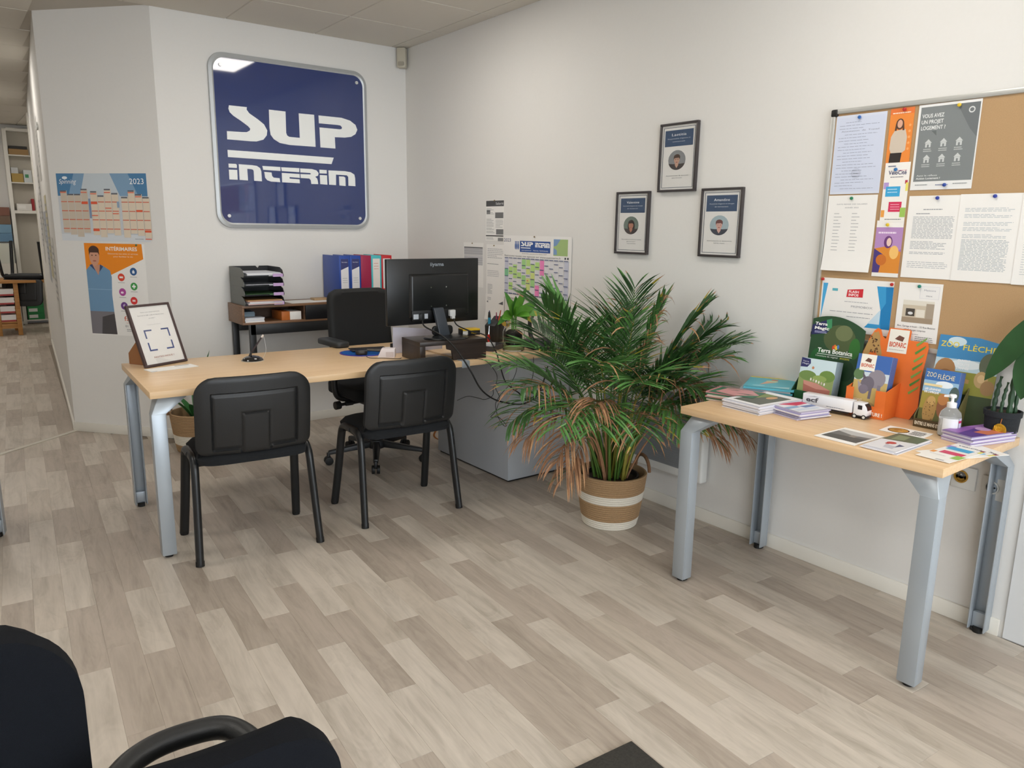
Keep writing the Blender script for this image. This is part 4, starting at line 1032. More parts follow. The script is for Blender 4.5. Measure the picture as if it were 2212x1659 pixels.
# ring binders
def binder(x0, x1, col, label, lab, pocket=None):
    w_ = x1-x0-.0015
    t = thing('ring_binder', label, 'binder', (x0, -.30, CZ+.0005), 0, 'ring binders in a row')
    m_ = mat('binder_'+col[1:], col, .35)
    h_ = .312
    b = MB(); b.box(0, 0, 0, w_, .003, h_, m_); b.box(0, .003, 0, .003, .279, h_, m_); b.box(w_-.003, .003, 0, w_, .279, h_, m_)
    b.build('cover', t, bevel=.0006)
    MB().box(.006, .02, .006, w_-.006, .225, h_-.012, PAPER).build('papers', t, smooth=0)
    r = MB(); r.lathe([(.0135, -.001), (.0135, .0015), (.0095, .0015), (.0095, -.001)], CHROME, n=24)
    o = r.build('ring_eyelet', t); o.matrix_basis = Matrix.Translation((w_/2, -.0004, .058)) @ Matrix.Rotation(R(90), 4, 'X')
    h2 = MB(); h2.cyl((w_/2, -.0006, .058), (w_/2, .001, .058), .0095, RUBBER, n=20); h2.build('finger_hole', t)
    if lab:
        lm, kind = lab
        s_ = sheet('spine_label', None, None, (0, 0, 0), WA_U, WA_V, w_-.024, .212, mat('label_'+lm[1:], lm, .5), parent=t)
        s_.matrix_local = sheet_matrix((.012, -.0012, h_-.022), WA_U, WA_V)
        p = Print(w_-.024, .212)
        if kind == 'navy':
            p.poly([(0, 0), (1, 0), (1, .25), (.0, .36)], '#3a3f74'); p.text('bureau', .5, .12, .035, '#e0e2f0', .7)
            p.lines(.2, .62, .85, 3, .07, .012, '#9aa0a8')
        elif kind == 'red': p.lines(.15, .15, .8, 3, .09, .018, '#d88a7a')
        else: p.text('classeur', .55, .5, .04, '#8a8a8e', .6)
        p.done(s_)
        if True: s_.name = 'spine_label'
    return t
bx = [-.706, -.624, -.542, -.462, -.382, -.299]
binder(bx[0], bx[1], '#2349a0', 'leftmost blue ring binder on the console', ('#e9e8ec', 'navy'))
binder(bx[1], bx[2], '#2048a2', 'second blue ring binder on the console, beside the magenta one', ('#e9e8ec', 'navy'))
binder(bx[2], bx[3], '#a3214c', 'magenta ring binder without a label on the console', None)
binder(bx[3], bx[4], '#4cc0c8', 'turquoise ring binder with a white spine label', ('#f0e8e2', 'red'))
binder(bx[4], bx[5], '#c3242c', 'red ring binder with a white spine label, nearest the monitor', ('#ecebea', 'x'))
o = sheet('paper_sheet', 'white sheets lying on the console between the trays and the binders', 'papers', (-1.06, -.10, CZ+.0012), (1, .05, 0), (.05, 1, 0), .30, .20); 
b = MB(); b.box(-.055, -.035, 0, .055, .035, .016, mat('tan_leather', '#b5966f', .5)); o = b.build('notebook', bevel=.003, loc=(-.79, -.14, CZ+.0005), rotz=.05); tag(o, 'small tan notebook on the console left of the blue binders', 'notebook')
# inside the console bay
sheaf('paper_stack', 'blue-grey stack of forms in the console bay', 'papers', (-1.325, -.12, .7905), 0, .09, .2, .060, [BLUEP], 8, jit=.003, seed=6)
sheaf('paper_stack', 'white folded papers at the front of the console bay', 'papers', (-1.305, -.262, .7905), 0, .125, .085, .030, [PAPER, GREYP], 4, jit=.003, seed=7)
b = MB(); b.box(0, 0, 0, .055, .19, .058, mat('orange_box', '#bb6a2c', .5)); b.box(.0552, .0, .0, .135, .19, .056, PAPER)
o = b.build('paper_box', bevel=.001, loc=(-1.122, -.29, .7905)); tag(o, 'orange and white paper pack in the console bay', 'box')

# ================================================================ ON THE DESK
# counter frame with the bracket emblem
U = Vector((.8961, .4438, 0)); BK = Vector((-.4438, .8961, 0)); tl = .36; V = BK*math.sin(tl)+Vector((0, 0, 1))*math.cos(tl)
Nf = U.cross(V); fw_, fh_ = .241, .31
t = thing('picture_frame', 'brown-framed white notice leaning on its strut at the left end of the desk', 'frame', (-2.18, -1.355, T+.001))
setw(t, sheet_matrix((-2.18, -1.355, T+.0015), U, V))
fm = mat('brown_frame', '#453534', .4, var=.05)
b = MB(); f = .0115
for a in ((0, 0, fw_, f), (0, fh_-f, fw_, fh_), (0, f, f, fh_-f), (fw_-f, f, fw_, fh_-f)): b.box(a[0], a[1], -.012, a[2], a[3], .004, fm)
b.build('frame', t, bevel=.001)
sh = MB().box(f, f, -.004, fw_-f, fh_-f, -.001, PAPER).build('notice', t, smooth=0)
pp = thing('x', None, None) if False else None
p = Print(fw_-2*f, fh_-2*f)
p.text('Votre avis nous intéresse', .5, .105, .016, '#55575c', .5); p.text('Scannez le QR code et laissez nous', .5, .16, .018, '#55575c', .68); p.text('un avis !', .5, .215, .018, '#55575c', .16); p.text('Scannez avec votre téléphone', .5, .325, .012, '#a0a2a6', .34)
NV = '#324682'; x0, x1, y0, y1 = .19, .83, .405, .775; tk, ln = .035, .2
for xx, yy, sx, sy in ((x0, y0, 1, 1), (x1, y0, -1, 1), (x0, y1, 1, -1), (x1, y1, -1, -1)):
    a, b_ = sorted((xx, xx+sx*ln)); c_, d_ = sorted((yy, yy+sy*tk*.7)); p.rect(a, c_, b_, d_, NV)
    a, b_ = sorted((xx, xx+sx*tk)); c_, d_ = sorted((yy, yy+sy*ln*.75)); p.rect(a, c_, b_, d_, NV)
p.text('NOTEZ-NOUS !', .5, .90, .028, '#b08476', .52, bold=.02)
o = p.done(t); o.location = (f, fh_-f, -.0012+.0004)
MB().box(f, f, -.0004, fw_-f, fh_-f, .0, GLASS).build('glazing', t, smooth=0)
# strut in world space
inv = wm(t).inverted()
def L(*v): return inv @ Vector(v)
c0 = Vector((-2.18, -1.355, T))+U*.036
b = MB(); A0 = c0+BK*.012+Vector((0, 0, .004)); A1 = c0+BK*.165+Vector((0, 0, .001)); A2 = c0+BK*.165+Vector((0, 0, .055)); A3 = c0+BK*.135+Vector((0, 0, .085)); A4 = c0+V*.16+BK*.012
pl = [A0, A1, A2, A3, A4]; th_ = U*.003
vs = [inv @ v for v in pl]+[inv @ (v+th_) for v in pl]
b.add(vs, [(4, 3, 2, 1, 0), (5, 6, 7, 8, 9)]+[(i, (i+1) % 5, 5+(i+1) % 5, 5+i) for i in range(5)], mat('kraft_board', '#8a5c36', .8))
b.build('strut', t, smooth=0)
# envelope
o = sheet('envelope', 'white envelope lying in front of the brown-framed notice', 'envelope', (-2.197, -1.395, T+.003), (.895, .18, 0), (-.18, .895, 0), .225, .088, th=.0025)
p = Print(.225, .088); p.rect(.62, .12, .93, .22, '#6a6c74'); p.rect(.0, .93, .12, .99, '#3a4a6a'); p.done(o)
# pen on its stand
t = thing('pen_stand', 'black domed desk pen stand with a chained pen, in the middle of the desk', 'pen stand', (-1.688, -1.407, T))
BG = mat('glossy_black', '#141416', .12, coat=.5)
MB().lathe([(0, 0), (.050, 0), (.052, .004), (.047, .013), (.033, .021), (.012, .026), (0, .027)], BG).build('dome', t)
MB().lathe([(.051, .0002), (.056, .0002), (.056, .0025), (.051, .0025)], mat('clear_rim', '#c9c2b6', .1), n=40).build('clear_rim', t)
MB().cyl((-.012, .004, .02), (-.004, .0, .045), .008, BG, r1=.005).build('socket', t)
MB().tube([(-.006, 0, .040), (.012, -.006, .068), (.046, -.016, .118)], [.0035, .0045, .0038], mat('pen_dark', '#2c2228', .3)).build('pen', t)
MB().tube([(.046, -.016, .118), (.055, -.019, .131)], .0048, mat('pen_cap_clear', '#d8cfc8', .15)).build('pen_cap', t)
MB().tube(smoothpath([(.054, -.018, .130), (.062, -.02, .09), (.064, -.02, .05), (.055, -.015, .02), (.045, -.01, .008)], 4), .0009, mat('fine_cord', '#cfcfcf', .4), 5).build('cord', t)
# mouse mat with mouse
t = thing('mouse_mat', 'oval blue and violet mouse mat on the desk left of the riser', 'mouse mat', (-1.115, -1.49, T), R(-38))
o_ = [(.125*math.cos(R(a))*(1 if abs(math.cos(R(a))) < 2 else 1), .105*math.sin(R(a))) for a in range(0, 360, 10)]
MB().prism(o_, 0, .004, mat('mat_violet', '#3c2f9c', .3)).build('mat_pad', t, smooth=30)
MB().prism([(x*.93, y*.93) for x, y in o_ if y < .05], .0041, .0047, mat('mat_blue', '#1f64b8', .2)).build('blue_panel', t, smooth=0)
t = thing('computer_mouse', 'black wired mouse on the blue mouse mat', 'mouse', (-1.145, -1.535, T+.005), R(-25))
b = MB(); b.prism(rrect(-.032, -.05, .032, .05, .022), 0, .026, mat('mouse_black', '#1c1c1e', .35)); b.build('shell', t, bevel=.009, seg=3)
MB().tube([(0, .018, .027), (0, .032, .026)], .005, RUBBER, 10).build('wheel', t)
MB().box(-.0006, -.002, .0262, .0006, .045, .0266, RUBBER).build('button_gap', t, smooth=0)
def cable(name, label, pts, r=.003, m=RUBBER, k=6):
    o = MB().tube(smoothpath(pts, k), r, m, 8).build(name, smooth=60); return tag(o, label, 'cable')
cable('mouse_cable', 'thin black mouse cable curling over the front half of the desk', [(-1.15, -1.60, T+.01), (-1.16, -1.655, T+.003), (-1.10, -1.70, T+.0025), (-1.06, -1.745, T+.0025), (-1.035, -1.76, T+.0025), (-1.018, -1.745, T+.0025)], .0016)
# folded white card, dark pads and loose paper
t = thing('folded_card', 'folded white cardboard stand between the mouse mat and the riser', 'card', (-1.055, -1.655, T), R(-35))
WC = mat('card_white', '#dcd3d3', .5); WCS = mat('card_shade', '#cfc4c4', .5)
b = MB(); b.hexa([(-.045, -.035, 0), (.045, -.035, 0), (.045, .035, 0), (-.045, .035, 0)], [(-.025, -.02, .045), (.045, -.02, .045), (.045, .03, .045), (-.025, .03, .045)], WC)
b.build('card_shell', t, bevel=.0008)
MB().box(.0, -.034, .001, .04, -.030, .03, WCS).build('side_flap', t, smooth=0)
o = sheet('loose_paper', 'white sheets on the desk behind the folded card', 'papers', (-1.10, -1.33, T+.0015), (.98, -.2, 0), (.2, .98, 0), .30, .21, th=.001)
o = MB().box(-.10, -.05, 0, .10, .05, .006, mat('dark_pad', '#19171c', .4)).build('dark_folder', bevel=.001, loc=(-1.055, -1.435, T+.0085), rotz=R(-12)); tag(o, 'thin dark folder behind the mouse mat', 'folder')
o = MB().tube([(-1.115, -1.50, T+.021), (-1.06, -1.555, T+.019), (-1.02, -1.59, T+.019)], [.006, .007, .006], mat('pen_grey', '#5a554c', .4), 8).build('thick_marker'); tag(o, 'thick grey marker lying across the mouse mat edge', 'pen')
# riser, monitor
t = thing('monitor_riser', 'dark espresso wooden monitor riser on the desk', 'monitor stand', (-1.007, -1.926, T), math.atan2(-.036, .384))
b = MB(); RWd, RD, RHt = .385, .232, .105
MB().box(0, 0, .083, RWd, RD, RHt, ESP).build('riser_top', t, bevel=.001)
MB().box(0, 0, 0, .030, RD, .083, ESP).build('riser_side', t, bevel=.001)
MB().prism([(RWd-.235*1.0+.0, .083), (RWd-.232, .060), (RWd-.205, .052), (RWd-.195, .0), (RWd, 0), (RWd, .083)], .0, .012, ESP, 'y').build('riser_front_panel', t, smooth=0)
MB().box(RWd-.03, .012, 0, RWd, RD, .083, ESP).build('riser_side', t, bevel=.001)
zr = T+RHt
mon = thing('monitor', 'black flat monitor seen from behind on the dark riser', 'monitor', (-.800, -1.845, zr), R(1.0))
MBK = mat('monitor_black', '#141516', .28, var=.04, scale=400)
MGL = mat('monitor_neck', '#343a42', .3)
cx = 0
b = MB(); b.lathe([(0, 0), (.125, 0), (.128, .003), (.122, .009), (.06, .013), (0, .014)], MBK, n=48); o = b.build('stand_base', mon); o.scale = (1, .82, 1)
b = MB(); b.hexa([(-.032, .012, .012), (.034, .012, .012), (.034, .032, .012), (-.032, .032, .012)], [(-.038, .060, .155), (.022, .060, .155), (.022, .080, .155), (-.038, .080, .155)], MGL)
b.build('stand_neck', mon, bevel=.003)
b = MB(); b.prism(rrect(-.062, -.0, .062, .05, .018), .030, .048, MBK, 'y'); o = b.build('cable_clip', mon, bevel=.003); o.location = (0, .0, .012)
body = Matrix.Rotation(R(0), 4, 'Z')
X0_, X1_, Z0_, Z1_ = -.292, .280, .068, .412
b = MB(); b.box(X0_, .105, Z0_, X1_, .128, Z1_, MBK); b.build('screen_housing', mon, bevel=.004)
MB().box(X0_+.012, .1275, Z0_+.014, X1_-.012, .1292, Z1_-.012, mat('screen_off', '#08090a', .08)).build('screen', mon, smooth=0)
b = MB(); b.hexa([(-.165, .106, .10), (.215, .106, .10), (.215, .106, .335), (-.165, .106, .335)], [(-.150, .090, .115), (.200, .090, .115), (.200, .090, .322), (-.150, .090, .322)], MBK)
b.build('rear_bulge', mon, bevel=.004)
MB().box(-.155, .0885, .088, .185, .098, .142, mat('monitor_recess', '#0a0a0b', .4)).build('port_recess', mon, bevel=.002)
for x in (-.037, .058):
    for z in (.162, .262): MB().cyl((x, .0900, z), (x, .0882, z), .004, CHROME, n=12).build('mount_screw', mon)
MB().box(-.148, .086, .098, -.06, .0887, .124, mat('rating_label', '#b9bec4', .4)).build('rating_label', mon, smooth=0)
b = MB(); b.box(.068, .066, .104, .104, .088, .138, mat('plug_white', '#d4d4d2', .4)); b.box(.076, .058, .090, .096, .080, .106, mat('plug_white', '#d4d4d2', .4)); b.build('video_plug', mon, bevel=.003)
MB().box(-.118, .066, .092, -.092, .087, .128, BLACK).build('power_plug', mon, bevel=.003)
p = Print(.085, .024); p.text('iiyama', .5, .9, .8, '#8d959c', 1, bold=.02)
o = p.done(mon, 'maker_lettering'); o.matrix_basis = sheet_matrix((-.032, .1047, .395), WA_U, WA_V)
MW = mon.matrix_world
mb_ = Matrix.Translation((-.800, -1.845, zr)) @ Matrix.Rotation(R(1), 4, 'Z')
pw0 = mb_ @ Vector((-.105, .070, .092)); vd0 = mb_ @ Vector((.086, .06, .092))
cable('power_cable', 'thick black monitor cable drooping in front of the desk towards the palm', [pw0, pw0+Vector((.0, -.03, -.03)), (-.875, -1.93, .865), (-.845, -2.02, .80), (-.80, -2.075, .70), (-.745, -2.09, .60), (-.66, -2.09, .535), (-.56, -2.09, .50), (-.47, -2.09, .485), (-.38, -2.08, .505), (-.31, -2.06, .57), (-.25, -2.03, .66)], .0042)
cable('video_cable', 'black video cable hanging from the white plug of the monitor', [vd0, vd0+Vector((.01, -.02, -.035)), (-.685, -1.90, .875), (-.64, -1.985, .855), (-.61, -2.03, .78), (-.600, -2.06, .70), (-.575, -2.07, .62), (-.53, -2.075, .575), (-.485, -2.075, .545), (-.45, -2.075, .51), (-.39, -2.07, .505), (-.33, -2.06, .535), (-.28, -2.05, .53), (-.23, -2.04, .49)], .0036)
cable('thin_cable', 'thin black cable looping below the beech top in front of the grey cabinet', [(-.93, -1.80, T+.003), (-.80, -1.93, T+.003), (-.70, -1.985, T+.004), (-.655, -2.01, T-.01), (-.625, -2.04, .68), (-.612, -2.05, .64), (-.625, -2.055, .585), (-.600, -2.055, .53), (-.622, -2.055, .46), (-.655, -2.055, .43), (-.60, -2.055, .42), (-.552, -2.055, .37), (-.575, -2.06, .375), (-.612, -2.06, .43), (-.628, -2.06, .50), (-.59, -2.06, .55), (-.53, -2.06, .60), (-.49, -2.055, .66), (-.46, -2.02, .72)], .0017)
cable('network_cable', 'thin black cable running from the chair across the cabinet front', [(-.86, -2.045, .545), (-.80, -2.05, .56), (-.74, -2.05, .545), (-.69, -2.05, .53), (-.64, -2.05, .545), (-.635, -2.05, .59), (-.59, -2.05, .61), (-.53, -2.05, .60), (-.50, -2.05, .56), (-.44, -2.05, .575), (-.38, -2.05, .60), (-.36, -2.04, .66), (-.345, -2.02, .72)], .0017)
t = thing('battery_box', 'small yellow and black cardboard box on the riser', 'box', (-.625, -1.80, zr), R(-8))
YB = mat('box_yellow', '#d9b21e', .4); BB_ = mat('box_dark', '#1d1c1c', .4)
MB().box(-.052, -.03, 0, .052, .03, .034, BB_).build('box_body', t, bevel=.0008)
MB().box(-.052, -.0302, .025, .052, .0302, .0345, YB).build('box_lid', t, bevel=.0008)
MB().box(-.052, -.0306, .004, -.022, -.0301, .024, mat('box_white', '#d8d4cc', .4)).build('box_label', t, smooth=0)
p = Print(.03, .012); p.text('PILES', .5, .9, .8, '#d9b21e', 1); o = p.done(t); o.matrix_basis = sheet_matrix((.0, -.0304, .019), WA_U, WA_V)
# paper standing behind the monitor, black blocks
o = MB().prism([(-.20, 0), (.12, 0), (.12, .075), (-.20, .10)], 0, .004, mat('card_lilac', '#d5d3e0', .5), 'y').build('paper_holder', smooth=0, loc=(-.80, -1.60, T+.03), rotz=R(2)); tag(o, 'pale sheets standing behind the monitor foot', 'papers')
o.location = (-.78, -1.58, T+.0)
for v in o.data.vertices: v.co.z = v.co.z*1.35+(.01 if v.co.z > .01 else 0)
o = MB().box(-.10, -.03, 0, .08, .03, .045, BLACK).build('document_block', bevel=.004, loc=(-.86, -1.54, T+.0005)); tag(o, 'low black desk organiser behind the riser', 'organiser')
# grey tray with white box
t = thing('desk_tray', 'low dark grey tray on the beech top beside the riser', 'tray', (-.43, -1.74, T), R(32))
b = MB(); TG = mat('tray_grey', '#4c494b', .45); b.box(-.085, -.045, 0, .085, .045, .004, TG); b.box(-.085, -.045, .004, .085, -.041, .028, TG); b.box(-.085, .041, .004, .085, .045, .028, TG); b.box(-.085, -.041, .004, -.081, .041, .028, TG); b.box(.081, -.041, .004, .085, .041, .028, TG); b.build('tray_shell', t, smooth=0)
o = MB().box(-.035, -.022, 0, .035, .022, .034, mat('white_carton', '#e6e4e2', .4)).build('small_carton', bevel=.001, loc=(-.455, -1.752, T+.0045), rotz=R(28)); tag(o, 'small white carton standing in the grey tray', 'box')
# pen pot
t = thing('pen_pot', 'angular black plastic pen pot at the back of the beech top', 'pen pot', (-.255, -1.52, T), R(20))
b = MB()
b.hexa([(-.045, -.035, 0), (.055, -.035, 0), (.055, .035, 0), (-.045, .035, 0)], [(-.055, -.04, .105), (-.005, -.04, .135), (-.005, .035, .135), (-.055, .035, .105)], BLACK)
b.hexa([(-.01, -.036, 0), (.056, -.036, 0), (.056, .036, 0), (-.01, .036, 0)], [(-.01, -.04, .115), (.05, -.04, .155), (.05, .036, .155), (-.01, .036, .115)], BLACK)
b.build('pot', t, bevel=.004)
for i, (dx, dy, h_, c_, cap, lab, nm) in enumerate(((-.035, 0, .185, '#15161a', '#2f8fb4', 'black marker with a blue band in the pen pot', 'marker'), (-.02, .02, .19, '#3a4a9c', '#23235c', 'blue pen in the pen pot', 'pen'), (.005, -.01, .195, '#d8583c', '#b04a34', 'orange pencil leaning right in the pen pot', 'pencil'), (.025, .01, .178, '#b23a6a', '#8c2c52', 'pink pen in the pen pot', 'pen'))):
    a = Vector((-.255+dx, -1.52+dy, T+.05)); e = a+Vector((.02 if i == 2 else -.004, -.02 if i == 2 else 0, h_-.05))
    tt = thing(nm, lab, 'pen', tuple(a)); r_ = .0085 if i == 0 else .0042
    MB().tube([(0, 0, 0), tuple((e-a)*.78)], r_, mat('pen_'+c_[1:], c_, .35), 10).build('barrel', tt)
    MB().tube([tuple((e-a)*.78), tuple(e-a)], [r_*1.05, r_*.7], mat('pen_'+cap[1:] if i else 'pen_15161a', cap if i else '#15161a', .35), 10).build('cap', tt)
    if i == 0: MB().tube([tuple((e-a)*.45), tuple((e-a)*.75)], r_*1.08, mat('pen_2f8fb4', '#2f8fb4', .4), 10).build('colour_band', tt)
t = thing('scissors', 'red-handled scissors beside the black pen pot', 'scissors', (-.318, -1.55, T))
MB().tube(smoothpath([(0, 0, .005), (-.006, 0, .03), (.0, 0, .055), (.006, 0, .03), (0, 0, .005)], 4), .004, mat('red_plastic', '#c52222', .35), 8).build('handle', t)
MB().tube([(0, 0, .055), (.004, 0, .105)], [.005, .002], CHROME, 6).build('blade', t)
o = MB().prism([(.032*math.cos(R(a)), .036*math.sin(R(a))) for a in range(0, 360, 15)], 0, .012, mat('yellow_sponge', '#cfae52', .8), 'y').build('yellow_disc', bevel=.002, loc=(-.215, -1.585, T+.135)); tag(o, 'round yellow tape reel leaning behind the jar plant', 'tape')
MB().cyl((0, -.001, 0), (0, .013, 0), .010, BLACK, n=16).build('reel_core', o)
# telephone
t = thing('telephone', 'black desk telephone half hidden behind the palm', 'telephone', (-.155, -1.86, T), R(-12))
b = MB(); b.hexa([(-.09, -.07, 0), (.09, -.07, 0), (.09, .08, 0), (-.09, .08, 0)], [(-.085, -.065, .018), (.085, -.065, .018), (.085, .075, .05), (-.085, .075, .05)], BLACK); b.build('base', t, bevel=.004)
MB().tube(smoothpath([(-.075, -.03, .05), (-.078, .0, .085), (-.068, .03, .145), (-.05, .05, .185)], 4), [.016, .015, .013, .012, .012, .012, .012, .012, .012, .014, .016, .017, .018], BLACK, 10).build('handset', t)
for i in range(9): MB().box(-.01+(i % 3)*.025, -.05+(i//3)*.025, .022+(i//3)*.006, .008+(i % 3)*.025, -.034+(i//3)*.025, .030+(i//3)*.006, mat('key_grey', '#4a4c50', .4)).build('key', t, smooth=0)
# glass jar with water plant
jar = thing('jar_plant', 'green leafy cutting growing in a soil-filled glass jar', 'potted plant', (-.352, -1.845, T))
JG = bpy.data.materials.new('jar_glass'); JG.use_nodes = True
b_ = JG.node_tree.nodes['Principled BSDF']; b_.inputs['Roughness'].default_value = .05; b_.inputs['Transmission Weight'].default_value = 1; b_.inputs['IOR'].default_value = 1.2; b_.inputs['Base Color'].default_value = (.93, .95, .92, 1)
MB().lathe([(0, .0005), (.056, .0005), (.062, .006), (.063, .11), (.055, .13), (.043, .138), (.043, .158), (.045, .160), (.045, .164), (.040, .164), (.040, .137), (.052, .128), (.0605, .11), (.0595, .008), (0, .004)], JG, n=40).build('glass_jar', jar)
MB().lathe([(0, .0045), (.058, .0085), (.0590, .036), (0, .036)], mat('jar_water', '#8f9668', .2), n=32).build('water', jar)
MB().lathe([(0, .0365), (.046, .0365), (.050, .06), (.048, .105), (.03, .118), (0, .118)], mat('jar_soil', '#1e1915', .9, var=.4, scale=120, bump=.8), n=32).build('soil', jar)
def leaf_mesh(b, base, d, L_, W_, droop, m, upv=(0, 0, 1), n=6, fold=.15, twist=0):
    base = Vector(base); d = Vector(d).normalized(); u_ = Vector(upv)
    s_ = d.cross(u_)
    if s_.length < 1e-3: s_ = Vector((1, 0, 0))
    s_.normalize(); nn_ = s_.cross(d); pts = []; p_ = base.copy(); dd = d.copy(); vs = []
    for i in range(n+1):
        t_ = i/n; wv_ = W_*math.sin(math.pi*min(1, t_*.92+.08))**.75*(1 if t_ < 1 else 0)
        sid = (s_*math.cos(twist*t_)+nn_*math.sin(twist*t_))
        vs += [p_-sid*wv_/2+nn_*fold*wv_*.5, p_.copy(), p_+sid*wv_/2+nn_*fold*wv_*.5]
        p_ = p_+dd*L_/n; dd = (dd+Vector((0, 0, -droop/n))).normalized(); nn_ = s_.cross(dd)
    k = [(i*3+j, i*3+j+1, i*3+j+4, i*3+j+3) for i in range(n) for j in (0, 1)]
    if isinstance(m, list):
        o_ = len(b.v); b.v += [tuple(v) for v in vs]
        for i, f_ in enumerate(k): b.f.append(tuple(a+o_ for a in f_)); b.m.append(b.mi(m[min(len(m)-1, (i//2)*len(m)//n)]))
    else: b.add(vs, k, m)
LG = mat('leaf_bright_green', '#5f9a34', .4, var=.25, scale=40); LG2 = mat('leaf_mid_green', '#4c8836', .4, var=.25, scale=40); LY = mat('leaf_yellowing', '#b3a73c', .5, var=.2); LB = mat('leaf_dry_brown', '#a4714a', .7, var=.3, scale=60)
for (dx, dy, dz, L_, W_, dr, m_) in ((-.55, -.35, .9, .13, .075, .25, LG), (-.9, -.45, .25, .13, .060, .7, LG), (-.35, .0, 1.1, .15, .045, .7, LG2), (.30, -.2, 1, .17, .040, .1, LG2), (.05, -.35, .95, .14, .065, .1, LG), (.75, -.35, .25, .15, .055, .3, LG2), (.85, -.5, .35, .14, .045, .8, [LG, LG, LY]), (.2, -.8, .25, .10, .055, .6, LG), (-.95, -.2, .05, .13, .04, 1.0, LG2), (.7, -.2, .6, .15, .040, .4, LG2), (.95, -.4, -.1, .14, .04, 1.1, [LG2, LY, LB]), (-.1, -.2, .8, .12, .055, .4, LG2), (.45, -.5, .55, .13, .055, .4, LG), (-.35, -.6, .45, .11, .055, .5, LG)):
    b = MB(); leaf_mesh(b, (dx*.02, dy*.02, .20), (dx, dy, dz), L_, W_, dr, m_, upv=(.1, -.9, .5), n=7); b.build('leaf', jar, smooth=60)
for i in range(5):
    a = i*1.3; MB().tube(bez((.012*math.cos(a), .012*math.sin(a), .11), (.01*math.cos(a), .01*math.sin(a), .17), (.018*math.cos(a+.5), .014*math.sin(a+.5), .215), 5), .0032, LG, 6).build('stem', jar)
# basket with plant behind the desk, strap behind the cabinet
def rope_basket(name, label, cat, loc, rb, rt_, h_, bands, handles=True, hang=(0, 90), n=64, sag=0):
    t = thing(name, label, cat, loc)
    JU = mat('jute_rope', '#a58662', .9, var=.3, scale=130, bump=1, stretch=(1, 1, 3)); CO = mat('cotton_rope', '#ddd6c8', .9, var=.08, scale=160, bump=.8)
    rings = 24; ph = h_/rings
    for (a, z_, m_) in bands:
        prof = []
        for i in range(a, z_):
            for k in range(5):
                q_ = k/5; z = (i+q_)*ph; rr = rb+(rt_-rb)*(z/h_)**.75+.0042*math.sin(math.pi*q_)
                prof.append((rr, z))
        z = z_*ph; prof.append((rb+(rt_-rb)*(z/h_)**.75, z))
        prof += [(p_[0]-.009, p_[1]) for p_ in (prof[-1], prof[0])]
        MB().lathe(prof, CO if m_ == 'w' else JU, n=n).build('rope_band', t)['label'] = 'white cotton rope band' if m_ == 'w' else 'tan jute rope band'
    MB().lathe([(0, .002), (rb-.004, .002), (rb-.004, .008), (0, .008)], JU, n=n).build('base', t)
    if handles:
        for a in hang:
            d = Vector((math.cos(R(a)), math.sin(R(a)), 0)); s_ = Vector((-d.y, d.x, 0)); pts = []
            for k in range(15):
                u_ = math.pi*k/14; pts.append(d*rt_+s_*.070*math.cos(u_)+Vector((0, 0, h_-.004+.070*math.sin(u_))))
            MB().tube(pts, .0085, mat('jute_handle', '#7d5b40', .9, var=.3, scale=130, bump=1), 10).build('handle', t)
    return t
bk = rope_basket('rope_basket', 'tan and white rope basket on the floor behind the desk', 'basket', (-1.70, -.30, 0), .13, .165, .25, [(0, 5, 'j'), (5, 11, 'w'), (11, 24, 'j')], True, (160, 340), 48)
LD = mat('leaf_dark_green', '#2f6a34', .4, var=.2)
pt = thing('basket_plant', 'long-leaved green plant in the basket behind the desk', 'potted plant', (-1.70, -.30, .01))
MB().lathe([(0, 0), (.10, 0), (.125, .17), (.115, .17), (.11, .16), (0, .15)], mat('nursery_pot', '#3a2f2c', .6), n=32).build('pot', pt)
for i in range(9):
    a = i*.7; b = MB(); leaf_mesh(b, (.03*math.cos(a), .03*math.sin(a), .18), (.5*math.cos(a), .5*math.sin(a), .9), .20+.03*(i % 3), .045, .9, LD, n=8); b.v = [(x, min(y, .27), z) for x, y, z in b.v]; b.build('leaf', pt, smooth=60)
b = MB(); leaf_mesh(b, (0, -.02, .18), (.1, -.10, 1), .47, .045, .9, LD, n=10); b.build('leaf', pt, smooth=60)
t = thing('tan_bag', 'tan leather bag lying behind the grey cabinet, its strap showing', 'bag', (-.27, -1.13, 0))
LE = mat('tan_leather_bag', '#a0602c', .5)
b = MB(); b.prism(rrect(-.12, -.05, .16, .05, .03), 0, .18, LE); b.build('bag_body', t, bevel=.02, seg=3)
b = MB(); pts = smoothpath([(-.10, -.02, .13), (-.17, -.05, .155), (-.225, -.07, .11), (-.19, -.07, .075), (-.11, -.04, .06)], 5)
b.tube(pts, .008, LE, 8, flat=.3); b.build('strap', t)

# ================================================================ PALM IN ITS ROPE BASKET
PX, PY = -.392, -2.708
rope_basket('rope_basket', 'tan and white striped rope basket holding the palm', 'basket', (PX, PY, 0), .128, .170, .262, [(0, 4, 'w'), (4, 12, 'j'), (12, 16, 'w'), (16, 24, 'j')], True, (-18, 162), 72)
palm = thing('areca_palm', 'large areca palm with drooping browned fronds between desk and table', 'potted plant', (PX, PY, .012))
MB().lathe([(0, .0), (.105, 0), (.128, .225), (.134, .228), (.134, .236), (.126, .236), (.121, .215), (0, .212)], mat('grower_pot', '#2d2625', .5), n=44).build('grower_pot', palm)
MB().lathe([(0, .219), (.06, .222), (.1205, .2155)], mat('potting_soil', '#2a1d16', .95, var=.4, scale=90, bump=1), n=36).build('soil', palm)
PG = [mat('palm_green', '#3d6432', .42, var=.25, scale=30), mat('palm_green_light', '#558443', .42, var=.25, scale=30), mat('palm_green_deep', '#2f522b', .42, var=.25, scale=30)]
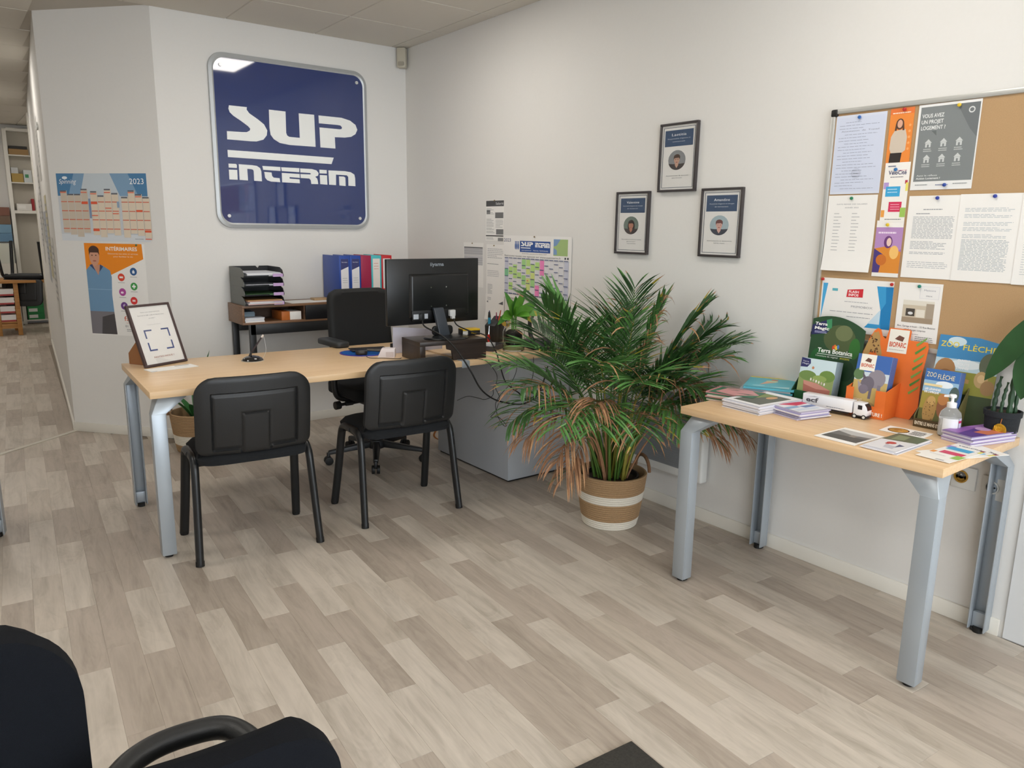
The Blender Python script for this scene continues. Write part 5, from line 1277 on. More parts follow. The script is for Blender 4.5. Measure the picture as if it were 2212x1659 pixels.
PB = mat('palm_dry', '#9c7252', .7, var=.35, scale=50); PB2 = mat('palm_dry_pale', '#b58a62', .7, var=.3, scale=50); PYL = mat('palm_yellow', '#9c8f33', .5, var=.25)
STM = mat('palm_stem', '#4f6f2c', .45, var=.3, scale=25); STY = mat('palm_stem_yellow', '#8c8434', .5, var=.3)
pr_ = random.Random(42)
def frond(base, tip, lift, dry=0.0, tipdry=.35, nl=24, L0=.26, W0=.0128, start=.42, sprd=1.0, limp=.5):
    """base, tip relative to the pot; lift raises the mid point"""
    base, tip = Vector(base), Vector(tip)
    mid = (base+tip)/2+Vector((0, 0, lift)); mid.x = base.x+(tip.x-base.x)*.38; mid.y = base.y+(tip.y-base.y)*.38
    path = bez(base, mid, tip, 16); b = MB()
    stem_m = STY if pr_.random() < .2 else STM
    b.tube(path, [.0052*(1-i/17*.82) for i in range(17)], stem_m if dry < .8 else PB, 6)
    g = pr_.choice(PG); nl = int(nl*1.2)
    for i in range(nl):
        f = start+(1-start)*(i+.5)/nl; k = f*16; a = int(min(15, k)); t_ = k-a
        p_ = path[a].lerp(path[a+1], t_); d = (path[a+1]-path[a]).normalized()
        side = d.cross(Vector((0, 0, 1)))
        if side.length < .05: side = Vector((1, 0, 0))
        side.normalize()
        L_ = 1.06*L0*(math.sin(math.pi*(.18+.74*(i/nl)))**.6)*pr_.uniform(.8, 1.12)
        for s in (-1, 1):
            fw_ = .55+.55*(i/nl); q_ = pr_.uniform(-.12, .12)
            dd = (side*s*sprd+d*(fw_+q_)+Vector((0, 0, .28+pr_.uniform(-.12, .12)))).normalized()
            isdry = pr_.random() < dry
            if isdry: ms = [PB, PB2] if pr_.random() < .3 else [PB]; dr = pr_.uniform(1.2, 2.4); w__ = W0*.6
            else:
                dr = pr_.uniform(.2, .9)*limp*1.6; w__ = W0
                ms = ([g, g, g, g, PB] if pr_.random() < .7 else [g, g, g, PYL, PB2]) if pr_.random() < tipdry*.75 else ([g, g, PG[1]] if pr_.random() < .4 else [g])
            leaf_mesh(b, p_, dd, L_, w__*pr_.uniform(.8, 1.15), dr, ms, n=6, fold=.35, twist=pr_.uniform(-.8, .8)+(pr_.uniform(-2, 2) if isdry else 0))
    out = []
    for x, y, z in b.v:
        wy, wz = y+PY, z+.012
        lim = (-.085 if (-3.02 < wy < -2.22 and .16 < wz < .70) else -.012)-PX
        out.append((min(x, lim), y, z))
    b.v = out
    return b.build('frond', palm, smooth=0)
def W(x, y, z): return (x-PX, y-PY, z-.012)
zb = .215
def B0(tx, ty):
    a = math.atan2(ty-PY, tx-PX)+pr_.uniform(-.4, .4); r_ = pr_.uniform(.02, .075)
    return (r_*math.cos(a), r_*math.sin(a), zb)
# upright crown fronds  (tip x, y, z, lift, dry, tip-dry)
for x, y, z, li, dr, td, nl, L0 in (
    (-.80, -2.66, 1.08, .22, .0, .1, 26, .30), (-.62, -2.50, 1.10, .22, .0, .1, 26, .28), (-.52, -2.80, 1.06, .18, .0, .1, 22, .26),
    (-.30, -2.72, 1.15, .16, .05, .5, 22, .24), (-.28, -2.88, 1.10, .16, .35, .6, 22, .22), (-.22, -2.62, 1.05, .16, .1, .3, 22, .24),
    (-.16, -3.02, 1.07, .20, .12, .5, 24, .24), (-.10, -3.05, .97, .24, .05, .3, 22, .26), (-.14, -3.20, .93, .28, .0, .15, 22, .26), (-.10, -3.10, .85, .28, .1, .3, 22, .26),
    (-.88, -2.72, .90, .26, .0, .15, 24, .28), (-.74, -2.95, .86, .30, .05, .3, 24, .28), (-.60, -3.05, .78, .34, .05, .5, 22, .26),
    (-.45, -3.08, .80, .30, .05, .8, 20, .24), (-.30, -3.16, .72, .34, .15, .6, 22, .26), (-.12, -2.90, .82, .26, .1, .5, 20, .24),
    (-.44, -2.86, 1.02, .14, .1, .5, 26, .22), (-.36, -2.66, .98, .14, .0, .3, 26, .26), (-.56, -2.92, .92, .22, .1, .5, 24, .24), (-.26, -3.04, .88, .26, .1, .5, 24, .24), (-.70, -2.78, .98, .24, .0, .2, 28, .26),
    (-.20, -2.30, .90, .24, .05, .2, 20, .26), (-.55, -2.28, .92, .26, .0, .2, 22, .28), (-.90, -2.50, .80, .28, .0, .3, 22, .26)):
    frond(B0(x, y), W(x, y, z), li, dr, td, nl, L0)
# lower arching fronds
for x, y, z, li, dr, td, nl, L0 in (
    (-.98, -2.74, .74, .32, .35, .6, 20, .22), (-.92, -2.92, .60, .42, .3, .6, 20, .22), (-.80, -3.02, .60, .40, .2, .7, 18, .22),
    (-.62, -3.10, .56, .40, .25, .9, 18, .22), (-.40, -3.16, .58, .40, .15, .9, 18, .22), (-.22, -3.24, .60, .40, .3, .6, 18, .22),
    (-.13, -3.20, .66, .40, .3, .6, 16, .20), (-.95, -2.62, .56, .42, .2, .5, 18, .24), (-.10, -3.00, .55, .38, .3, .5, 16, .2)):
    frond(B0(x, y), W(x, y, z), li, dr, td, nl, L0, limp=.9, start=.5)
# dead hanging fronds
for x, y, z, li in ((-.86, -2.84, .42, .42), (-.92, -2.70, .50, .40), (-.80, -2.84, .34, .40), (-.16, -3.18, .46, .42), (-.12, -3.24, .52, .40), (-.78, -2.98, .68, .30), (-.20, -3.05, .72, .34)):
    frond(B0(x, y), W(x, y, z), li, .95, 1, 16, .20, W0=.013, start=.62, sprd=.55)
for i in range(26):
    a = pr_.uniform(0, 6.28); r_ = pr_.uniform(.01, .085); k = pr_.uniform(.9, 1.9)
    MB().tube(bez((r_*math.cos(a), r_*math.sin(a), zb), (r_*k*math.cos(a), r_*k*math.sin(a), .40), (r_*k*1.5*math.cos(a), r_*k*1.5*math.sin(a), pr_.uniform(.5, .68)), 6), [.0085, .008, .007, .006, .005, .0045, .003], pr_.choice([STM, STM, PG[0], STY, PG[1]]), 7).build('cane', palm)

# ================================================================ ON THE DISPLAY TABLE
def printed(t, w_, d_, z, fn):
    p = Print(w_, d_); fn(p); o = p.done(t); o.matrix_basis = Matrix.Translation((-w_/2, d_/2, z)); return o
TT = T+.0005
# 1 pink-green booklets at the back left
t = sheaf('booklet_pile', 'fanned pile of pink and green booklets at the back left of the table', 'booklets', (-.355, -3.375, TT), R(-78), .20, .14, .034, [mat('booklet_page', '#c9b8ae', .6), mat('booklet_green', '#3f6a50', .5), mat('booklet_pink', '#c08486', .5)], 6, droop=.0, jit=.010, seed=11)
printed(t, .19, .13, .0345, lambda p: (p.rect(0, 0, 1, 1, '#3f6f55'), p.poly([(.15, .1), (.7, 0), (1, .5), (.6, 1), (.1, .8)], '#c98f90'), p.poly([(.2, .3), (.5, .2), (.45, .3)], '#2f5540'), p.poly([(.5, .6), (.9, .5), (.8, .65)], '#2f5540')))
t = sheaf('magazine_pile', 'curved turquoise magazines with an ice-cream cone cover beside the green display', 'magazines', (-.115, -3.365, TT), R(-62), .20, .25, .046, [mat('mag_grey_page', '#9aa3a8', .6), mat('mag_turquoise', '#4fa6b8', .4)], 6, jit=.006, seed=12)
printed(t, .19, .24, .0465, lambda p: (p.rect(0, 0, 1, 1, '#56afc0'), p.rect(.0, .0, 1, .1, '#d8c04a'), p.poly([(.3, .75), (.42, .35), (.62, .45)], '#d8a88c'), p.ell(.52, .38, .13, .08, '#c8d0a8'), p.ell(.56, .24, .08, .06, '#c47c5c'), p.poly([(.55, .9), (.95, .8), (.95, .95)], '#a8ccd0'), p.ell(.3, .85, .14, .05, '#8fc8d4')))
t = sheaf('magazine_pile', 'thick pile of white magazines with a dark nature photo cover', 'magazines', (-.365, -3.508, TT), R(-4), .262, .178, .033, [mat('mag_white', '#dcdbe0', .6), mat('mag_white2', '#c9c8cf', .6)], 8, jit=.005, seed=13)
printed(t, .25, .165, .0335, lambda p: (p.rect(0, 0, 1, 1, '#e9e8ea'), p.rect(.10, .10, .86, .88, '#5c5f55'), p.poly([(.35, .10), (.86, .10), (.86, .5), (.5, .35)], '#7c8a50'), p.ell(.66, .55, .12, .10, '#c99a6c'), p.lines(.2, .04, .7, 1, .02, .03, '#a9a9ac')))
t = sheaf('leaflet_pile', 'sliding pile of red, white and blue leaflets in front of the toy lorry', 'leaflets', (-.352, -3.662, TT), R(-12), .15, .14, .030, [mat('leaflet_lilac', '#b9b3cc', .5), mat('leaflet_white3', '#dedce2', .5), mat('leaflet_lilac2', '#9d98bd', .5)], 7, jit=.009, seed=14)
printed(t, .14, .13, .0305, lambda p: (p.rect(0, 0, 1, 1, '#dfdfe6'), p.poly([(.1, .0), (1, .0), (1, .25), (.5, .35)], '#c8325a'), p.poly([(.0, .4), (.5, .35), (.45, .55), (0, .6)], '#8aa6c8'), p.poly([(.5, .45), (1, .4), (1, .6), (.55, .65)], '#6d7fb0'), p.rect(.1, .7, .9, .85, '#c6d0e0')))
def flat(label, cat, corner, u, v, w_, h_, th_, name='leaflet'):
    return sheet(name, label, cat, corner, u, v, w_, h_, th=th_), Print(w_, h_)
s_, p = flat('white sheet with a dark landscape photo near the front edge of the table', 'print', (-.400, -3.872, TT+.0026), (0, -1, 0), (1, .02, 0), .146, .19, .0022, 'photo_sheet')
setw(s_, sheet_matrix((-.397, -3.872, TT+.0026), (-.02, -1, 0), (1, -.02, 0)))
p.rect(.07, .14, .93, .86, '#6c6a68'); p.poly([(.07, .14), (.93, .14), (.93, .35), (.5, .42), (.07, .30)], '#b9b8b6'); p.poly([(.07, .6), (.93, .5), (.93, .86), (.07, .86)], '#4c4a47'); p.rect(.5, .4, .65, .55, '#8f877f'); p.done(s_)
s_, p = flat('small white card with a round golden pizza picture', 'card', (-.233, -3.948, TT+.0016), (0, -1, 0), (1, 0, 0), .146, .096, .0012, 'card')
setw(s_, sheet_matrix((-.228, -3.948, TT+.0016), (.08, -1, 0), (1, .08, 0)))
p.ell(.33, .5, .24, .38, '#3b2e22'); p.ell(.33, .5, .21, .33, '#b98e44'); p.ell(.30, .45, .09, .15, '#a3743a'); p.ell(.39, .58, .06, .1, '#c9a05a'); p.lines(.62, .2, .92, 4, .16, .09, '#3a3c44'); p.done(s_)
t = sheaf('magazine_pile', 'thin pile of brochures with a green and white cover near the table front', 'magazines', (-.462, -4.088, TT), R(1), .245, .108, .010, [mat('mag_white', '#dcdbe0', .6)], 4, jit=.004, seed=15)
printed(t, .24, .104, .0103, lambda p: (p.rect(0, 0, 1, 1, '#d9dadd'), p.poly([(.52, 0), (1, 0), (1, 1), (.62, 1)], '#5c6a54'), p.poly([(.60, .2), (.9, .15), (.9, .5), (.66, .55)], '#7c8c6c'), p.ell(.40, .45, .07, .14, '#b94a44'), p.ell(.33, .4, .03, .07, '#a83c3c'), p.poly([(.12, .5), (.3, .4), (.25, .75), (.1, .8)], '#b9bcc4'), p.poly([(.2, .75), (.4, .7), (.36, .9)], '#4c5a78')))
for (cx_, cy_, ang, lab) in ((-.400, -4.242, -4, 'upper white cycling leaflet at the front right corner, lying on another'), (-.376, -4.255, -22, 'lower white cycling leaflet showing its coloured squares at the right corner')):
    up_ = cx_ < -.39; z_ = TT+(.0032 if up_ else .0012); a = R(ang)
    u_ = Vector((-math.sin(a)*0-.0, -1, 0)); u_ = Vector((math.sin(a), -math.cos(a), 0)); v_ = Vector((math.cos(a), math.sin(a), 0)); c_ = Vector((cx_, cy_, z_))
    s_ = sheet('leaflet', lab, 'leaflet', tuple(c_-u_*.052+v_*.13), tuple(u_), tuple(v_), .104, .262, mat('leaflet_white', '#efece6', .4), th=.0012 if not up_ else .0012); p = Print(.104, .262)
    p.text('VéloCité', .5, .16, .05, '#33375c', .7, bold=.02); p.rect(.0, .22, .22, .33, '#a884c8'); p.rect(.1, .26, .8, .41, '#41a4d4'); p.rect(.2, .50, .86, .64, '#cf3a60'); p.rect(.74, .62, 1, .80, '#98c25c'); p.rect(0, .6, .14, .7, '#e29848'); p.rect(.86, .14, .98, .2, '#8a3a4a'); p.rect(.9, .2, 1, .3, '#e0d86a')
    p.lines(.2, .44, .6, 1, .02, .012, '#c0e0f0'); p.lines(.1, .75, .6, 1, .02, .01, '#b0b0b4'); p.lines(.55, .94, .8, 2, .025, .012, '#8a8c94'); p.done(s_)
t = sheaf('leaflet_pile', 'stack of purple and orange concert leaflets at the right end of the table', 'leaflets', (-.165, -4.215, TT), R(-14), .215, .108, .034, [mat('page_violet', '#b7aac6', .5), mat('page_white', '#d9d5da', .5), mat('page_violet2', '#8f80ac', .5)], 9, jit=.004, seed=16)
printed(t, .21, .104, .0345, lambda p: (p.rect(0, 0, 1, 1, '#8d5aa8'), p.poly([(0, .5), (.5, .3), (.6, 1), (0, 1)], '#5c3c8c'), p.poly([(.3, .6), (.7, .5), (.9, 1), (.35, 1)], '#cf7a5c'), p.poly([(.5, 0), (1, .0), (1, .4), (.7, .45)], '#a678bc'), p.ell(.62, .45, .12, .22, '#c8a0d0'), p.rect(.93, 0, 1, 1, '#d9cfe0')))
# toy lorry
lor = thing('toy_lorry', 'white model articulated lorry with printed trailer on the table', 'toy lorry', (-.214, -3.730, TT), math.atan2(-.235, .02)+R(1))
# local x = driving direction, length .25
TWh = mat('truck_white', '#e6e7ea', .25); DK = mat('truck_dark', '#1c1d22', .4)
tl_ = MB().box(-.128, -.021, .017, .066, .021, .062, TWh).build('trailer', lor, bevel=.0015)
for s, n_ in ((-1, 0),):
    p = Print(.19, .043); p.text('ecf', .20, .66, .42, '#55565c', .26, bold=.03); p.poly([(.08, .24), (.24, .10), (.36, .16), (.24, .15)], '#8a8c92'); p.lines(.5, .80, .9, 1, .02, .05, '#6c6e7c')
    o = p.done(tl_); o.matrix_basis = sheet_matrix((-.127, -.0213, .061), (1, 0, 0), (0, 0, 1))
MB().box(-.12, -.016, .010, .05, .016, .017, DK).build('trailer_chassis', lor, smooth=0)
b = MB(); b.prism([(.071, .012), (.121, .012), (.124, .03), (.119, .046), (.108, .060), (.071, .062)], -.021, .021, TWh, 'y'); b.build('cab', lor, bevel=.003)
b = MB(); b.prism([(.1235, .034), (.1205, .046), (.1115, .0565), (.1095, .0575), (.1175, .045), (.1205, .034)], -.018, .018, DK, 'y'); b.build('windscreen', lor, smooth=0)
MB().box(.088, -.0215, .036, .104, .0215, .052, DK).build('side_window', lor, smooth=0)
MB().box(.066, -.020, .007, .125, .020, .013, DK).build('cab_chassis', lor, bevel=.001)
for x in (-.100, -.080, -.060, .078, .112):
    for s in (-1, 1):
        w__ = MB().cyl((x, s*.014, .0085), (x, s*.0215, .0085), .0088, DK, n=18).build('wheel', lor)
        MB().cyl((x, s*.0215, .0085), (x, s*.0222, .0085), .0052, mat('hub_white', '#cfd0cc', .4), n=12).build('hub', w__)
# leaflet displays
def rotmat(o_, u, v): return sheet_matrix(o_, u, v)
def card(t, name, outline, th_, m, mtx, prints=None, w_=1, h_=1):
    """outline in metres, x right, y up"""
    b = MB(); b.prism(outline, -th_, 0, m); o = b.build(name, t, smooth=0); setw(o, mtx)
    if prints:
        p = Print(w_, h_); prints(p); q_ = p.done(o); q_.matrix_basis = Matrix.Translation((0, h_, .0))
    return o
def base_frame(x, y, dirx, lean):
    U = Vector(dirx).normalized(); B_ = Vector((-U.y, U.x, 0)); V = (B_*math.sin(lean)+Vector((0, 0, 1))*math.cos(lean)); return U, B_, V
GR = mat('display_green', '#24452c', .35, var=.2, scale=12); KR = mat('display_back', '#6f7f86', .6)
# -- botanical park display
d1 = thing('leaflet_display', 'tall dark green cardboard leaflet display with a curved top', 'leaflet holder', (-.17, -3.59, TT))
U, B_, V = base_frame(0, 0, (.02, -1, 0), .10)
o0 = Vector((-.085, -3.500, TT)); w1, h1 = .225, .352
top_ = [(w1*(1-k/12), h1-.045*abs((k/12-.62)/.62)**2) for k in range(13)]
def pr1(p):
    p.poly([(x/w1, 1-y/h1) for x, y in [(0, 0), (w1, 0)]+top_], '#284a2e')
    p.ell(.55, .25, .30, .16, '#4c5a38'); p.ell(.62, .18, .16, .09, '#6c7650'); p.ell(.2, .5, .16, .12, '#1e5a2c'); p.ell(.85, .34, .1, .12, '#2f6a2c'); p.ell(.75, .6, .15, .12, '#1c3a22')
    p.poly([(0, .12), (.36, .025), (.38, .12), (.30, .20), (.14, .22), (0, .235)], '#262a58'); p.poly([(.26, .05), (.36, .03), (.38, .13), (.30, .18)], '#3f8a5c')
    p.text('Terra', .17, .115, .034, '#f2f2ee', .24, bold=.03, slant=.1); p.text('Magic', .19, .165, .034, '#f2f2ee', .28, bold=.03, slant=.1); p.lines(.06, .185, .3, 2, .014, .006, '#b8bce0')
    for i, c_ in enumerate(('#c84a30', '#e07a30', '#e8c840', '#4878b8')): p.ell(.46+.03*i, .355-.012*(i % 2), .022, .025, c_)
    p.text('Terra Botanica', .50, .425, .052, '#eef0ea', .66, bold=.025, slant=.05); p.rect(.17, .44, .83, .446, '#eef0ea'); p.text("L'aventure du végétal", .36, .475, .02, '#e0e4dc', .42); p.text('ANGERS', .70, .477, .022, '#d8cc48', .18)
card(d1, 'back_card', [(0, 0), (w1, 0)]+top_, .003, GR, sheet_matrix(o0, U, V), pr1, w1, h1)
for off in (0, w1-.003): 
    b = MB(); q0 = o0+U*off; F = -B_
    pts = [q0, q0+F*.085, q0+F*.085+Vector((0, 0, .055)), q0+V*.16, q0]
    pts = [q0+Vector((0, 0, .0)), q0+F*.085, q0+F*.085+Vector((0, 0, .050)), q0+V*.15]
    b.add([tuple(v) for v in pts]+[tuple(v+U*.003) for v in pts], [(0, 1, 2, 3), (7, 6, 5, 4)]+[(i, (i+1) % 4, 4+(i+1) % 4, 4+i) for i in range(4)], GR)
    o = b.build('side_flap', d1, smooth=0); setw(o, Matrix.Identity(4))
def pocket(t, o0, U, F, w_, dep, h_, m, prt=None, name='front_pocket'):
    b = MB(); q = o0+F*dep; b.add([tuple(q), tuple(q+U*w_), tuple(q+U*w_+Vector((0, 0, h_))), tuple(q+Vector((0, 0, h_))), tuple(q-F*.003), tuple(q+U*w_-F*.003), tuple(q+U*w_-F*.003+Vector((0, 0, h_))), tuple(q-F*.003+Vector((0, 0, h_)))],
        [(0, 1, 2, 3), (7, 6, 5, 4), (0, 4, 5, 1), (1, 5, 6, 2), (2, 6, 7, 3), (3, 7, 4, 0)], m)
    o = b.build(name, t, smooth=0); setw(o, Matrix.Identity(4))
    if prt:
        p = Print(w_, h_); prt(p); k = p.done(o); setw(k, sheet_matrix(q+Vector((0, 0, h_))+F*.0003, U, (0, 0, 1)))
    return o
F = -B_
o1 = Vector((-.088, -3.516, TT))
pocket(d1, o1, U, F, .165, .085, .052, mat('display_green2', '#1f5230', .35), lambda p: p.text('terra botanica', .6, .6, .16, '#e4e8e0', .4, slant=.2))
def booklets(label, o0, U, V, w_, h_, n, th_, cover, side):
    t = thing('leaflet_stack', label, 'leaflets', tuple(o0)); B2 = U.cross(V)
    blk = MB(); blk.box(0, 0, -th_*(n-1), w_, h_, -.0004, side); o = blk.build('leaflet_block', t, smooth=0); setw(o, sheet_matrix(o0, U, V))
    g = MB()
    for i in range(n-1): g.box(-.0004, -.0004, -th_*(i+1)+.0003, w_+.0006, h_+.0008*(i % 3), -th_*i-.0006, side)
    c = MB().box(0, 0, -.0004, w_, h_, 0, PAPER).build('cover', t, smooth=0); setw(c, sheet_matrix(o0, U, V))
    p = Print(w_, h_); cover(p); q_ = p.done(c); q_.matrix_basis = Matrix.Translation((0, h_, 0))
    return t
def cov1(p):
    p.rect(0, 0, 1, .55, '#c9dde2'); p.rect(0, .40, 1, 1, '#8a9a60'); p.ell(.25, .42, .25, .12, '#6f8a4c'); p.ell(.8, .38, .22, .14, '#6c8a44'); p.ell(.6, .46, .2, .08, '#8ea45c')
    p.poly([(.15, .55), (.95, .70), (.92, .98), (.2, .92)], '#a8685c'); p.poly([(.15, .55), (.55, .58), (.95, .70), (.55, .72), (.18, .64)], '#c48a7c')
    p.poly([(0, .0), (.26, .02), (.28, .12), (.2, .22), (0, .23)], '#2c2f62'); p.text('Terra', .13, .10, .035, '#eef', .18) if False else p.text('Terra', .13, .10, .035, '#e8ecf4', .18); p.text('Magic', .14, .155, .035, '#e8ecf4', .2)
    for i in range(6): p.ell(.36+.08*i, .50+.015*i, .022, .035, ('#e4dcd0', '#c4b8a8', '#e8e4e0')[i % 3])
    p.ell(.37, .22, .035, .035, '#c88a64'); p.rect(0, .9, 1, 1, '#7d5c48'); p.ell(.3, .88, .06, .06, '#d8c8b8')
SB = mat('leaflet_edge_blue', '#8fa0a6', .5, var=.2, scale=200, stretch=(1, 1, 1))
U1, B1, V1 = base_frame(0, 0, (.02, -1, 0), .16)
booklets('block of pale blue park leaflets in the green display', Vector((-.166, -3.520, TT+.02)), U1, V1, .150, .165, 14, .0038, cov1, SB)
# -- bioparc display (orange)
OR = mat('display_orange', '#df6f2c', .4, var=.05); d2 = thing('leaflet_display', 'orange cardboard leaflet display with a giraffe head and animal park logo', 'leaflet holder', (-.12, -3.83, TT))
U, B_, V = base_frame(0, 0, (.05, -1, 0), .14); F = -B_
o0 = Vector((-.085, -3.738, TT)); w2, h2 = .225, .292
out2 = [(0, 0), (w2*.9, 0), (w2, .05), (w2*.97, .16), (w2, h2-.02), (w2*.97, h2), (.155, h2), (.155, h2+.035), (.148, h2+.040), (.075, h2+.040), (.066, h2-.005), (.052, h2+.005), (.042, h2+.030), (.030, h2+.034), (.018, h2+.022), (.004, h2-.01), (-.002, h2-.035), (-.014, h2-.07), (0, h2-.075)]
def pr2(p):
    Y = lambda y: 1-y/(h2+.045); X_ = lambda x: x/w2
    p.poly([(X_(x), Y(y)) for x, y in out2], '#e2702c')
    g = [(-.012, h2-.068), (.004, h2-.085), (.015, h2-.060), (.035, h2-.055), (.052, h2-.085), (.062, h2-.082), (.060, h2-.060), (.048, h2-.025), (.044, h2+.005), (.034, h2+.022), (.026, h2+.016), (.018, h2+.018), (.012, h2-.002), (-.002, h2-.03)]
    p.poly([(X_(x), Y(y)) for x, y in g], '#b08a52')
    q = random.Random(2)
    for i in range(22): p.ell(X_(q.uniform(.002, .045)), Y(h2-q.uniform(-.0, .06)), .016, .010, '#6a4a2c', n=6)
    p.ell(X_(.033), Y(h2-.012), .018, .009, '#241a14', n=8)
    lx0, lx1 = X_(.078), X_(.150); p.rect(lx0, Y(h2+.036), lx1, Y(h2-.052), '#e9e4d8')
    p.text('BIOPARC', (lx0+lx1)/2, Y(h2-.030), .055, '#c8502c', .27, bold=.03); p.poly([(X_(.10), Y(h2+.0)), (X_(.115), Y(h2+.015)), (X_(.135), Y(h2+.008)), (X_(.130), Y(h2-.008)), (X_(.112), Y(h2-.004))], '#6c4438'); p.lines(lx0+.03, Y(h2-.040), lx1-.03, 1, .01, .006, '#a89a90')
    for k in range(7):
        a = .10+k*.03; p.poly([(.80, Y(a)), (.96, Y(a+.03)), (.94, Y(a+.018)), (.82, Y(a-.008))], '#4f8a3a' if k % 2 else '#79a04a')
card(d2, 'back_card', out2, .003, OR, sheet_matrix(o0, U, V), pr2, w2, h2+.045)
for off in (0, .147):
    b = MB(); q0 = o0+U*off
    pts = [q0+Vector((0, 0, 0)), q0+F*.095, q0+F*.095+Vector((0, 0, .105)), q0+V*.13]
    b.add([tuple(v) for v in pts]+[tuple(v+U*.003) for v in pts], [(0, 1, 2, 3), (7, 6, 5, 4)]+[(i, (i+1) % 4, 4+(i+1) % 4, 4+i) for i in range(4)], OR)
    o = b.build('side_flap', d2, smooth=0); setw(o, Matrix.Identity(4))
pocket(d2, o0, U, F, .150, .096, .045, OR, lambda p: (p.text('INSTANT', .35, .3, .22, '#f0e0d0', .3, bold=.02), p.text('NATURE !', .74, .78, .30, '#f4ece0', .44, bold=.03)))
for off, w__ in ((0, .028), (.112, .038)):
    q = o0+F*.0962+U*off+Vector((0, 0, .045)); b = MB(); b.add([tuple(q), tuple(q+U*w__), tuple(q+U*w__+Vector((0, 0, .062))), tuple(q+Vector((0, 0, .062))), tuple(q-F*.003), tuple(q+U*w__-F*.003), tuple(q+U*w__-F*.003+Vector((0, 0, .062))), tuple(q-F*.003+Vector((0, 0, .062)))],
        [(0, 1, 2, 3), (7, 6, 5, 4), (0, 4, 5, 1), (1, 5, 6, 2), (2, 6, 7, 3), (3, 7, 4, 0)], OR); o = b.build('pocket_tab', d2, smooth=0); setw(o, Matrix.Identity(4))
def cov2(p):
    p.rect(0, 0, 1, .5, '#3c66ac'); p.rect(0, .3, 1, .48, '#c8d4dc'); p.rect(0, .45, 1, 1, '#c0a868'); p.ell(.12, .35, .16, .1, '#5c7a50')
    p.ell(.66, .40, .26, .16, '#8c8690'); p.ell(.42, .50, .20, .13, '#6c6672'); p.poly([(.28, .44), (.22, .30), (.36, .40)], '#5c5660'); p.poly([(.18, .62), (.12, .46), (.3, .55)], '#a09aa0'); p.ell(.33, .60, .14, .08, '#787280'); p.rect(.5, .55, .58, .75, '#6c6672'); p.rect(.72, .5, .82, .72, '#7c7682')
    p.ell(.5, .9, .3, .1, '#a88c58'); p.rect(.1, .0, .55, .28, '#ece8dc'); p.text('BIOPARC', .325, .22, .06, '#c4502c', .38, bold=.03); p.poly([(.22, .12), (.3, .06), (.42, .08), (.4, .14)], '#6c4438')
    p.text('INSTANT', .2, .80, .03, '#f4ece4', .3); p.text('NATURE !', .24, .86, .045, '#f4f0ea', .42, bold=.03)
SB2 = mat('leaflet_edge_blue2', '#4a68a0', .5, var=.2, scale=200)
booklets('block of rhinoceros cover leaflets in the orange display', Vector((-.168, -3.750, TT+.012)), U, (V+Vector((.06, 0, 0))).normalized(), .128, .222, 12, .004, cov2, SB2)
# -- zoo display
ZO = mat('display_zoo', '#6a6238', .4, var=.3, scale=20); d3 = thing('leaflet_display', 'tall zoo leaflet display with blue sky and yellow lettering, rightmost of three', 'leaflet holder', (-.1, -4.06, TT))
U, B_, V = base_frame(0, 0, (.03, -1, 0), .16); F = -B_
o0 = Vector((-.070, -3.990, TT)); w3, h3 = .205, .328
def pr3(p):
    p.rect(0, 0, 1, .45, '#3f86b8'); p.rect(0, .25, 1, .42, '#b8cfd8'); p.rect(0, .38, 1, 1, '#8c8a3a'); p.rect(0, .62, 1, 1, '#3c4a2c'); p.ell(.3, .06, .15, .05, '#c8dce4'); p.ell(.5, .30, .25, .05, '#dfe8ea')
    p.ell(.86, .28, .15, .13, '#5c6450'); p.ell(.18, .38, .17, .13, '#a87c50'); p.ell(.20, .44, .12, .07, '#8c6440'); p.poly([(.3, .42), (.6, .46), (.6, .5), (.3, .5)], '#b08c58'); p.ell(.78, .44, .11, .09, '#b89a68'); p.ell(.9, .52, .11, .08, '#9c7a50'); p.ell(.78, .43, .06, .045, '#d0b080')
    p.text('ZOO', .19, .125, .062, '#e0cc48', .30, bold=.01); p.text('FLÈCHE', .68, .145, .062, '#e0cc48', .54, bold=.01)
    for i, s in enumerate(('OUVERT', 'TOUTE', "L'ANNÉE")): p.text(s, .46, .275+i*.04, .028, '#eef0f0', .20, bold=.03)
card(d3, 'back_card', rrect(0, 0, w3, h3, .012), .003, ZO, sheet_matrix(o0, U, V), pr3, w3, h3)
for off in (0, .128):
    b = MB(); q0 = o0+U*off; pts = [q0+Vector((0, 0, 0)), q0+F*.085, q0+F*.085+Vector((0, 0, .04)), q0+V*.15]
    b.add([tuple(v) for v in pts]+[tuple(v+U*.003) for v in pts], [(0, 1, 2, 3), (7, 6, 5, 4)]+[(i, (i+1) % 4, 4+(i+1) % 4, 4+i) for i in range(4)], ZO)
    o = b.build('side_flap', d3, smooth=0); setw(o, Matrix.Identity(4))
pocket(d3, o0, U, F, .131, .086, .030, mat('display_zoo_brown', '#4c3c22', .4), lambda p: p.text('ENTRE LE MANS ET ANGERS', .5, .7, .42, '#e8e0cc', .92, bold=.03))
